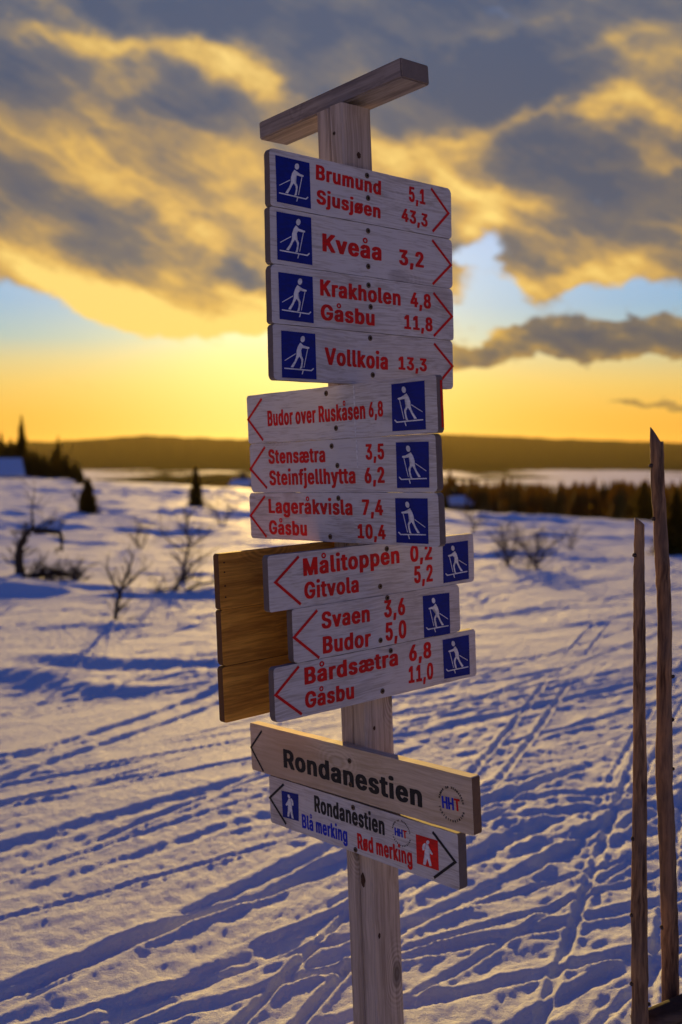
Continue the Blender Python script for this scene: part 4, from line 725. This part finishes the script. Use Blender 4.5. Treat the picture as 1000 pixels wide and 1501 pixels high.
def knot_on(pts, radii, i, t, side, parent):
    p = Vector(pts[i]).lerp(Vector(pts[i + 1]), t); r_ = radii
    bm = bmesh.new(); bmesh.ops.create_icosphere(bm, subdivisions=2, radius=.0058, matrix=Matrix.Translation(p + Vector((side * r_ * .95, -.004, 0))) @ Matrix.Diagonal((1.1, 1, .9, 1)))
    for v in bm.verts: v.co += Vector((kn.uniform(-.0008, .0008),) * 3)
    bmobj('branch_stub', bm, M_RAIL, parent, True)
for a in ((s1, .0125, 7, .35, -1), (s1, .0165, 3, .4, -1), (s1, .0205, 1, .6, -1), (s1, .020, 1, .3, 1), (s1, .0195, 2, .5, -1)): knot_on(*a[:1], a[1], a[2], a[3], a[4], fence)
for a in ((s2, .0172, 8, .3, -1), (s2, .0175, 7, .4, -1), (s2, .019, 4, .8, 1), (s2, .0200, 4, .2, 1), (s2, .0190, 5, .3, 1), (s2, .0215, 2, .3, -1)): knot_on(*a[:1], a[1], a[2], a[3], a[4], fence)
f0 = fence.location.z
for i, (xa, za, xb, zb, yy) in enumerate([(.735, .145, 1.9, .60, 2.655), (.66, .0, 1.95, .36, 2.66), (.90, .07, 2.3, .75, 2.665)]):
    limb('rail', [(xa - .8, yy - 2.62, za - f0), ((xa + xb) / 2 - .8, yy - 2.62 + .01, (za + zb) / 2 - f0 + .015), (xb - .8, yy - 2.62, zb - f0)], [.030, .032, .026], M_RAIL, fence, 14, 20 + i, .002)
limb('stake', [(.95, .02, -.2), (.955, .02, .7), (.945, .02, 1.45)], [.021, .019, .014], M_STAKE, fence, 14, 33, .0012, -.8)
limb('stake', [(1.03, .09, -.2), (1.02, .09, .7), (1.04, .09, 1.58)], [.022, .020, .015], M_STAKE, fence, 14, 34, .0012, -.8)

# ---------------------------------------------------------------- trees and scrub
def foliage_mat(name, a, b_):
    m, t, b = mat_new(name); p = t.node('ShaderNodeNewGeometry').outputs['Position']; oi = t.node('ShaderNodeObjectInfo').outputs['Random']
    n = t.noise(p, 2.3, 4, .6); t.l.new(t.mix(t.add(t.mul(n, .8), t.mul(oi, .2)), a, b_), b.inputs['Base Color']); b.inputs['Roughness'].default_value = .8
    b.inputs['Specular IOR Level'].default_value = .1
    tr = t.node('ShaderNodeBsdfTranslucent'); tr.inputs[0].default_value = (b_[0] * 3.4, b_[1] * 2.6, b_[2] * .8, 1); mx = t.node('ShaderNodeMixShader'); mx.inputs[0].default_value = .55
    t.l.new(b.outputs[0], mx.inputs[1]); t.l.new(tr.outputs[0], mx.inputs[2]); t.l.new(mx.outputs[0], [x for x in t.n if x.type == 'OUTPUT_MATERIAL'][0].inputs[0])
    return m
M_NEEDLE = foliage_mat('spruce_needles', (.040, .042, .012), (.120, .105, .030))
M_BARK = flat('dark_bark', (.055, .042, .034), .9, 0, .6)
M_TWIG = flat('birch_bark_grey', (.13, .10, .085), .85, .1, .4)
def spruce_mesh(h, r, seed, n=620, base=.04, power=.85):
    g = random.Random(seed); V = []; F = []
    for i in range(n):
        t_ = base + (1 - base) * (i / n) ** .95; z = h * t_; rad = r * (1 - t_) ** power * g.uniform(.35, 1.22) + .02 * h * (1 - t_); a = i * 2.39996 + g.uniform(-.4, .4)
        ca, sa = math.cos(a), math.sin(a); dr = rad * g.uniform(.25, .5); wv = rad * g.uniform(.16, .30) + .004 * h
        p0 = (ca * rad * .08, sa * rad * .08, z + .01 * h)
        for s_ in (-1, 1):
            b0 = len(V); V += [p0, (ca * rad * .6 - sa * wv * s_, sa * rad * .6 + ca * wv * s_, z - dr * .45), (ca * rad, sa * rad, z - dr * .55 + .015 * h), (ca * rad * .55, sa * rad * .55, z - dr * .95)]
            F += [(b0, b0 + 1, b0 + 2), (b0, b0 + 3, b0 + 1)]
    me = bpy.data.meshes.new('crown'); me.from_pydata(V, [], F); me.materials.append(M_NEEDLE); return me
SPR = [spruce_mesh(1, .17, 1), spruce_mesh(1, .13, 2), spruce_mesh(1, .22, 3, 700), spruce_mesh(1, .30, 4, 520, .0, .55)]
bm = bmesh.new(); bmesh.ops.create_cone(bm, cap_ends=True, segments=8, radius1=.016, radius2=.003, depth=1.0, matrix=Matrix.Translation((0, 0, .48))); TRUNK = bpy.data.meshes.new('trunk'); bm.to_mesh(TRUNK); bm.free(); TRUNK.materials.append(M_BARK)
def spruce(px, py_top, Y, h, kind, label, group=None, base_py=None, name='spruce_tree', wide=1.):
    X = (px - 500) / 1609.5 * Y; z0 = gz(X, Y)
    if py_top is not None: h = (1.6 - (py_top - 650) / 1609.5 * Y) - z0
    wide *= 1.25; o = empty(name, (X, Y, z0 - .03), (px * 7.1) % 6.28); tag(o, label, 'tree', group)
    c = link(bpy.data.objects.new('crown', SPR[kind]), o); c.scale = (h * wide, h * wide, h)
    t_ = link(bpy.data.objects.new('trunk', TRUNK), o); t_.scale = (h, h, h * .98)
    return o
gL = 'spruce trees around the cabin at the left'
spruce(33, 607, 78, 0, 1, 'tallest spruce, behind the snow-roofed cabin at the left edge', gL, wide=1.15)
spruce(3, 632, 84, 0, 0, 'spruce cut by the left edge of the picture, above the cabin roof', gL)
spruce(17, 640, 80, 0, 2, 'shorter spruce just left of the tallest one behind the cabin', gL)
spruce(48, 655, 82, 0, 0, 'spruce just right of the tallest one, behind the cabin', gL, wide=1.4)
spruce(86, 637, 76, 0, 1, 'slim spruce standing alone against the sky right of the cabin', gL, wide=1.1)
spruce(66, 662, 74, 0, 2, 'bushy spruce between the cabin and the slim lone spruce', gL, wide=1.3)
spruce(76, 676, 70, 0, 3, 'low round spruce in front of the slim lone spruce', gL)
spruce(100, 674, 70, 0, 2, 'bushy spruce just right of the slim lone spruce', gL, wide=1.5)
spruce(24, 650, 77, 0, 3, 'broad spruce rising behind the right end of the cabin roof', gL, wide=1.0)
spruce(12, 660, 74, 0, 2, 'dark spruce filling the gap behind the left half of the cabin roof', gL, wide=1.5)
spruce(55, 660, 77, 0, 2, 'dark spruce between the tallest spruce and the slim lone one, set back', gL, wide=1.7)
spruce(97, 664, 73, 0, 3, 'broad spruce rising just right of the slim lone spruce', gL, wide=1.0)
spruce(118, 686, 58, 0, 3, 'rounded dark bush-like spruce ending the thicket on the right', gL, wide=1.2)
spruce(41, 664, 75, 0, 3, 'broad spruce close to the right end of the cabin', gL, wide=1.1)
spruce(8, 652, 79, 0, 3, 'broad spruce behind the middle of the cabin roof', gL, wide=1.0)
spruce(79, 655, 73, 0, 0, 'narrow spruce touching the slim lone spruce on its left side', gL, wide=1.3)
spruce(58, 672, 71, 0, 3, 'low broad spruce just right of the cabin wall', gL, wide=1.2)
spruce(92, 686, 69, 0, 3, 'low broad spruce under the slim lone spruce, on its right side', gL, wide=1.1)
spruce(111, 674, 66, 0, 3, 'low dark spruce at the right end of the cabin thicket', gL)
spruce(129, 697, 30.5, 0, 3, 'small dark spruce standing free on the snow right of the thicket', None, wide=.95)
spruce(287, 682, 36.5, 0, 3, 'lone narrow spruce on the snowfield left of the signpost', None, wide=.72)
gR = 'dark spruces by the fence stakes'
spruce(944, 705, 64, 0, 3, 'dark spruce at the crest just left of the taller fence stake', gR)
spruce(931, 722, 70, 0, 3, 'low spruce at the crest behind the tip of the shorter stake', gR)
spruce(992, 708, 20.0, 0, 2, 'large dark spruce at the right edge behind the taller stake', gR, wide=1.35)
spruce(1012, 700, 26, 0, 2, 'spruce beyond the right edge of the picture, behind the stake', gR, wide=1.5)

def bare_shrub(name, px, base_py, Y, stems, label, cat='shrub', group=None, mat=None, fine=3, seed=0, rad=.012, spread=.9):
    """leafless birch: stems is a list of polylines in photo pixels at distance Y; side twigs are grown on them"""
    X = (px - 500) / 1609.5 * Y; z0 = gz(X, Y); o = empty(name, (X, Y, z0)); tag(o, label, cat, group); g = random.Random(seed); mat = mat or M_TWIG; rk = 2.3 if mat == M_BARK else 1.8; fine *= 1.35
    zof = z0 - (1.6 - (base_py - 650) / 1609.5 * Y); k = Y / 1609.5
    tw = []
    for st_, r0 in stems:
        dep = g.uniform(-.1, .1)
        P = [((x - px) * k, dep * i * .3, (1.6 - (y - 650) * k) - z0 + zof) for i, (x, y) in enumerate(st_)]
        P[0] = (P[0][0], P[0][1], P[0][2] - .06)
        n = len(P); limb('stem', P, [r0 * rk * (1 - .7 * i / max(1, n - 1)) for i in range(n)], mat, o, 7, g.randint(0, 999), r0 * .2)
        for i in range(n - 1):
            a, b = Vector(P[i]), Vector(P[i + 1]); L_ = (b - a).length
            for q in range(int(fine * L_ * 12) + 1):
                p = a.lerp(b, g.random()); d = (b - a).normalized(); s_ = Vector((g.uniform(-1, 1), g.uniform(-1, 1), g.uniform(-.1, .9))).normalized()
                dd = (d * .5 + s_ * spread).normalized(); ln = g.uniform(.10, .34) * (1.3 - i / n) * Y / 15
                m_ = p + dd * ln * .5 + Vector((0, 0, g.uniform(-.01, .03))); e = m_ + (dd + Vector((g.uniform(-.4, .4), g.uniform(-.4, .4), g.uniform(-.2, .4)))).normalized() * ln * .5
                tw.append((p, m_, e, r0 * .42))
                for _ in range(2):
                    e2 = m_ + (dd + Vector((g.uniform(-.8, .8), g.uniform(-.8, .8), g.uniform(-.3, .6)))).normalized() * ln * .45; tw.append((m_, m_.lerp(e2, .5), e2, r0 * .26))
    V = []; F = []
    for p, m_, e, r_ in tw:
        d = (e - p).normalized(); x = d.orthogonal().normalized(); y = d.cross(x); b0 = len(V)
        for c, rr in ((p, r_), (m_, r_ * .7), (e, r_ * .3)):
            for q in range(3): a_ = q * 2.094; V.append(c + (x * math.cos(a_) + y * math.sin(a_)) * rr)
        for j in (0, 3):
            for q in range(3): F.append((b0 + j + q, b0 + j + (q + 1) % 3, b0 + j + 3 + (q + 1) % 3, b0 + j + 3 + q))
    if V: tag(mesh('twigs', V, F, mat, o), kind='stuff')
    return o
bare_shrub('crooked_birch', 28, 840, 14.2, [([(28, 842), (26, 815), (30, 795), (40, 779), (52, 768)], .030), ([(44, 776), (34, 774)], .010), ([(50, 770), (70, 776), (88, 778), (90, 790), (91, 806)], .020), ([(48, 772), (46, 745), (52, 715)], .007), ([(50, 769), (72, 757)], .008)],
           'dark crooked birch bent over to the right above blue shadow at the left edge', 'shrub', mat=M_BARK, fine=1.2, seed=1)
bare_shrub('birch_shrub', 262, 838, 14.6, [([(262, 842), (270, 812), (276, 785), (270, 765), (273, 748), (280, 738)], .013), ([(264, 840), (278, 815), (298, 805)], .012), ([(272, 782), (290, 780), (310, 768)], .008), ([(268, 790), (245, 778), (235, 760)], .006), ([(276, 770), (262, 750)], .006)],
           'bare many-stemmed birch shrub on the snow left of the signpost', 'shrub', fine=2.2, seed=2)
bare_shrub('birch_sapling', 166, 900, 10.6, [([(166, 904), (169, 880), (180, 845), (190, 822), (196, 805)], .010), ([(176, 860), (160, 835), (155, 820)], .006), ([(180, 845), (200, 832), (215, 822)], .006), ([(170, 880), (190, 868)], .005)],
           'small bare birch sapling nearest the camera, casting a long shadow toward it', 'sapling', fine=2.0, seed=3, mat=M_BARK)
bare_shrub('birch_shrub', 245, 872, 12.6, [([(205, 880), (228, 872), (262, 866)], .009), ([(245, 876), (262, 858), (282, 850)], .009), ([(250, 874), (290, 862), (325, 858)], .010), ([(225, 876), (232, 862)], .007)],
           'low sprawling shrub in blue shadow beside the brown boards of the signpost', 'shrub', fine=1.6, seed=4, mat=M_BARK)
bare_shrub('heather_scrub', 75, 845, 14.0, [([(30, 836), (55, 838), (80, 836), (108, 842)], .022), ([(58, 850), (88, 856), (112, 850), (118, 830)], .020), ([(50, 842), (95, 846)], .022), ([(104, 850), (108, 826)], .018), ([(40, 838), (66, 828), (96, 834), (112, 846)], .012)],
           'low dark tangle of scrub right of the crooked birch', 'shrub', fine=2.6, seed=5, mat=M_BARK)
bare_shrub('birch_sapling', 118, 757, 31., [([(118, 757), (118, 738), (121, 728)], .035)], 'short dark stub of a birch below the small free-standing spruce', 'sapling', fine=.6, seed=6, mat=M_BARK)
bare_shrub('birch_sapling', 745, 816, 17.2, [([(746, 818), (742, 795), (738, 772), (734, 755)], .012), ([(745, 810), (755, 785), (760, 762)], .009), ([(742, 795), (726, 775)], .007), ([(744, 800), (768, 780)], .006)],
           'bare birch sapling right of the signpost, the left one of the two', 'sapling', fine=3.6, seed=7)
bare_shrub('birch_sapling', 788, 828, 16.4, [([(788, 832), (787, 812), (789, 795), (786, 778)], .015), ([(788, 815), (772, 797), (760, 784)], .008), ([(789, 812), (806, 796), (818, 786)], .008), ([(776, 830), (778, 808)], .008)],
           'bare spreading birch sapling right of the signpost, the right one of the two', 'sapling', fine=3.4, seed=8)
bare_shrub('birch_sapling', 838, 790, 21., [([(838, 792), (836, 775), (832, 765)], .009), ([(838, 788), (846, 772)], .007)], 'faint bare sapling between the two birches and the fence stakes', 'sapling', fine=3, seed=9)
bare_shrub('birch_sapling', 693, 775, 26., [([(693, 775), (695, 758), (692, 748)], .010), ([(693, 770), (701, 757)], .008)], 'faint bare sapling on the snow below the small red cabins', 'sapling', fine=3, seed=10)
bare_shrub('birch_shrub', 205, 800, 20., [([(205, 802), (200, 785), (206, 770)], .010), ([(205, 798), (216, 780)], .008), ([(204, 798), (192, 782)], .008)], 'thin bare shrub between the crooked birch and the many-stemmed one', 'shrub', fine=2.6, seed=11)
bare_shrub('birch_shrub', 325, 776, 27., [([(325, 778), (318, 762), (306, 750)], .012), ([(326, 776), (336, 760), (340, 748)], .010)], 'thin bare shrub at the left edge of the stacked signs', 'shrub', fine=2.6, seed=12)

# far woods on the slope below the crest, one mass
def far_woods():
    g = np.random.RandomState(11); V = []; F = []; cnt = 0
    def add(X, Y, h, r_):
        z0 = gz(X, Y) - .3; a0 = g.uniform(0, 6.28)
        for lv in range(4):
            t_ = lv * .22; rr = r_ * (1 - t_) ** .8; zz = z0 + h * t_ + h * .06; zt = z0 + h * min(1, t_ + .40 + .02 * lv); b0 = len(V); m_ = 7
            V.append((X, Y, zt))
            for q in range(m_):
                a = a0 + lv + q * 2 * PI / m_; k = rr * g.uniform(.6, 1.25); V.append((X + math.cos(a) * k, Y + math.sin(a) * k, zz - g.uniform(0, .05) * h))
            for q in range(m_): F.append((b0, b0 + 1 + q, b0 + 1 + (q + 1) % m_))
    while cnt < 3400:
        az = g.uniform(-24, 26) ; px = 500 + 1609.5 * math.tan(R(az))
        if px > 600: Y = g.uniform(82, 300) if g.rand() < .75 else g.uniform(300, 700)
        else:
            if g.rand() < .45: continue
            Y = g.uniform(170, 760)
        X = Y * math.tan(R(az)); cnt += 1
        top = {True: 699 - 5 * g.rand() + 9 * abs(vnoise(np.array([px * .012]), np.array([2.]), 3)[0]) - 12 * (g.rand() < .1), False: 706}[px > 600]
        hmax = (1.6 - (top - 650) / 1609.5 * Y) - gz(X, Y)
        h = min(hmax, g.uniform(4.5, 12.5)) if hmax > 1.5 else 0
        if px > 600 and Y < 150 and g.rand() < .6: h = max(1.5, hmax * g.uniform(.8, 1.02))
        if h < 1.2: continue
        add(X, Y, h, h * g.uniform(.14, .24))
    return V, F
V, F = far_woods(); tag(mesh('far_woods', V, F, M_NEEDLE), kind='stuff')

# ---------------------------------------------------------------- cabins
M_CRED = flat('red_stained_boards', (.20, .030, .018), .8, .0, .4)
M_ROOFS = flat('roof_snow', (.84, .84, .86), .6)
M_TRIM = flat('white_trim', (.7, .68, .66), .6)
M_GLASS = flat('window_glass', (.02, .022, .03), .1)
def cabin(px, Y, wd, dp, eave, ridge, rz, label, base=None, zoff=None):
    X = (px - 500) / 1609.5 * Y; z0 = gz(X, Y) if zoff is None else zoff; o = empty('cabin', (X, Y, z0), rz); tag(o, label, 'cabin', 'snow-roofed cabins')
    w2, d2 = wd / 2, dp / 2
    bm = bmesh.new(); V = [(-w2, -d2), (w2, -d2), (w2, d2), (-w2, d2)]; lo = [bm.verts.new((x, y, -1.5)) for x, y in V]; hi = [bm.verts.new((x, y, eave)) for x, y in V]
    g1 = bm.verts.new((-w2, 0, ridge)); g2 = bm.verts.new((w2, 0, ridge))
    for i in range(4): bm.faces.new((lo[i], lo[(i + 1) % 4], hi[(i + 1) % 4], hi[i])) if i in (0, 2) else None
    bm.faces.new((lo[1], lo[2], hi[2], g2, hi[1])); bm.faces.new((lo[3], lo[0], hi[0], g1, hi[3])); bmobj('wall', bm, M_CRED, o)
    n = 14; ov = .16
    for nm, mt, up, th in (('roof', M_BARK, 0, .08), ('roof_snow', M_ROOFS, .082, .17)):
        bm = bmesh.new(); sl_ = (ridge - eave) / d2; g = random.Random(5); P = [(-d2 - ov, eave - ov * sl_ + up), (0, ridge + up), (d2 + ov, eave - ov * sl_ + up)]; T_ = [(-d2 - ov, eave - ov * sl_ + up + th * .7), (-d2 * .5, (eave + ridge) / 2 + up + th), (0, ridge + up + th * .95), (d2 * .5, (eave + ridge) / 2 + up + th), (d2 + ov, eave - ov * sl_ + up + th * .7)]
        pr = P + T_[::-1]; xs = (-w2 - ov, w2 + ov); A_ = [bm.verts.new((xs[0], y, z)) for y, z in pr]; B_ = [bm.verts.new((xs[1], y, z)) for y, z in pr]; m_ = len(pr)
        f1 = bm.faces.new(A_); f2 = bm.faces.new(B_[::-1])
        for i in range(m_): bm.faces.new((A_[i], B_[i], B_[(i + 1) % m_], A_[(i + 1) % m_]))
        bmesh.ops.triangulate(bm, faces=[f1, f2]); bmobj(nm, bm, mt, o)
    for i, x in enumerate((-w2 * .5, w2 * .5)):
        bm = bmesh.new(); box_bm(bm, (x - .38, -d2 - .04, eave * .35), (x + .38, -d2 + .02, eave * .35 + .8)); wf = bmobj('window', bm, M_TRIM, o)
        bm = bmesh.new()
        for a_ in (-.32, .03): box_bm(bm, (x + a_, -d2 - .055, eave * .35 + .06), (x + a_ + .29, -d2 - .03, eave * .35 + .74))
        bmobj('pane', bm, M_GLASS, wf)
    bm = bmesh.new(); box_bm(bm, (w2 * .1 - .4, -d2 - .035, 0), (w2 * .1 + .4, -d2 + .02, min(1.9, eave - .1))); bmobj('door', bm, M_BARK, o)
    bm = bmesh.new(); box_bm(bm, (-w2 * .2 - .25, .3, ridge - .5), (-w2 * .2 + .25, .8, ridge + .75)); bmobj('chimney', bm, M_BARK, o)
    return o
cabin(-30, 66, 4.6, 4.2, 1.2, 2.05, R(21), 'dark red cabin with thick blue-shadowed roof snow at the left edge', zoff=-1.55)
cabin(356, 92, 1.5, 1.6, 1.0, 1.35, R(-15), 'tiny red cabin half hidden behind the left-pointing white boards', zoff=-2.95)
cabin(667, 88, 1.35, 1.6, 1.5, 1.95, R(-6), 'left one of two tiny red cabins just right of the sign boards', zoff=-4.75)
cabin(692, 92, 1.3, 1.5, 1.35, 1.7, R(-10), 'right one of two tiny red cabins, lower than its neighbour', zoff=-4.85)
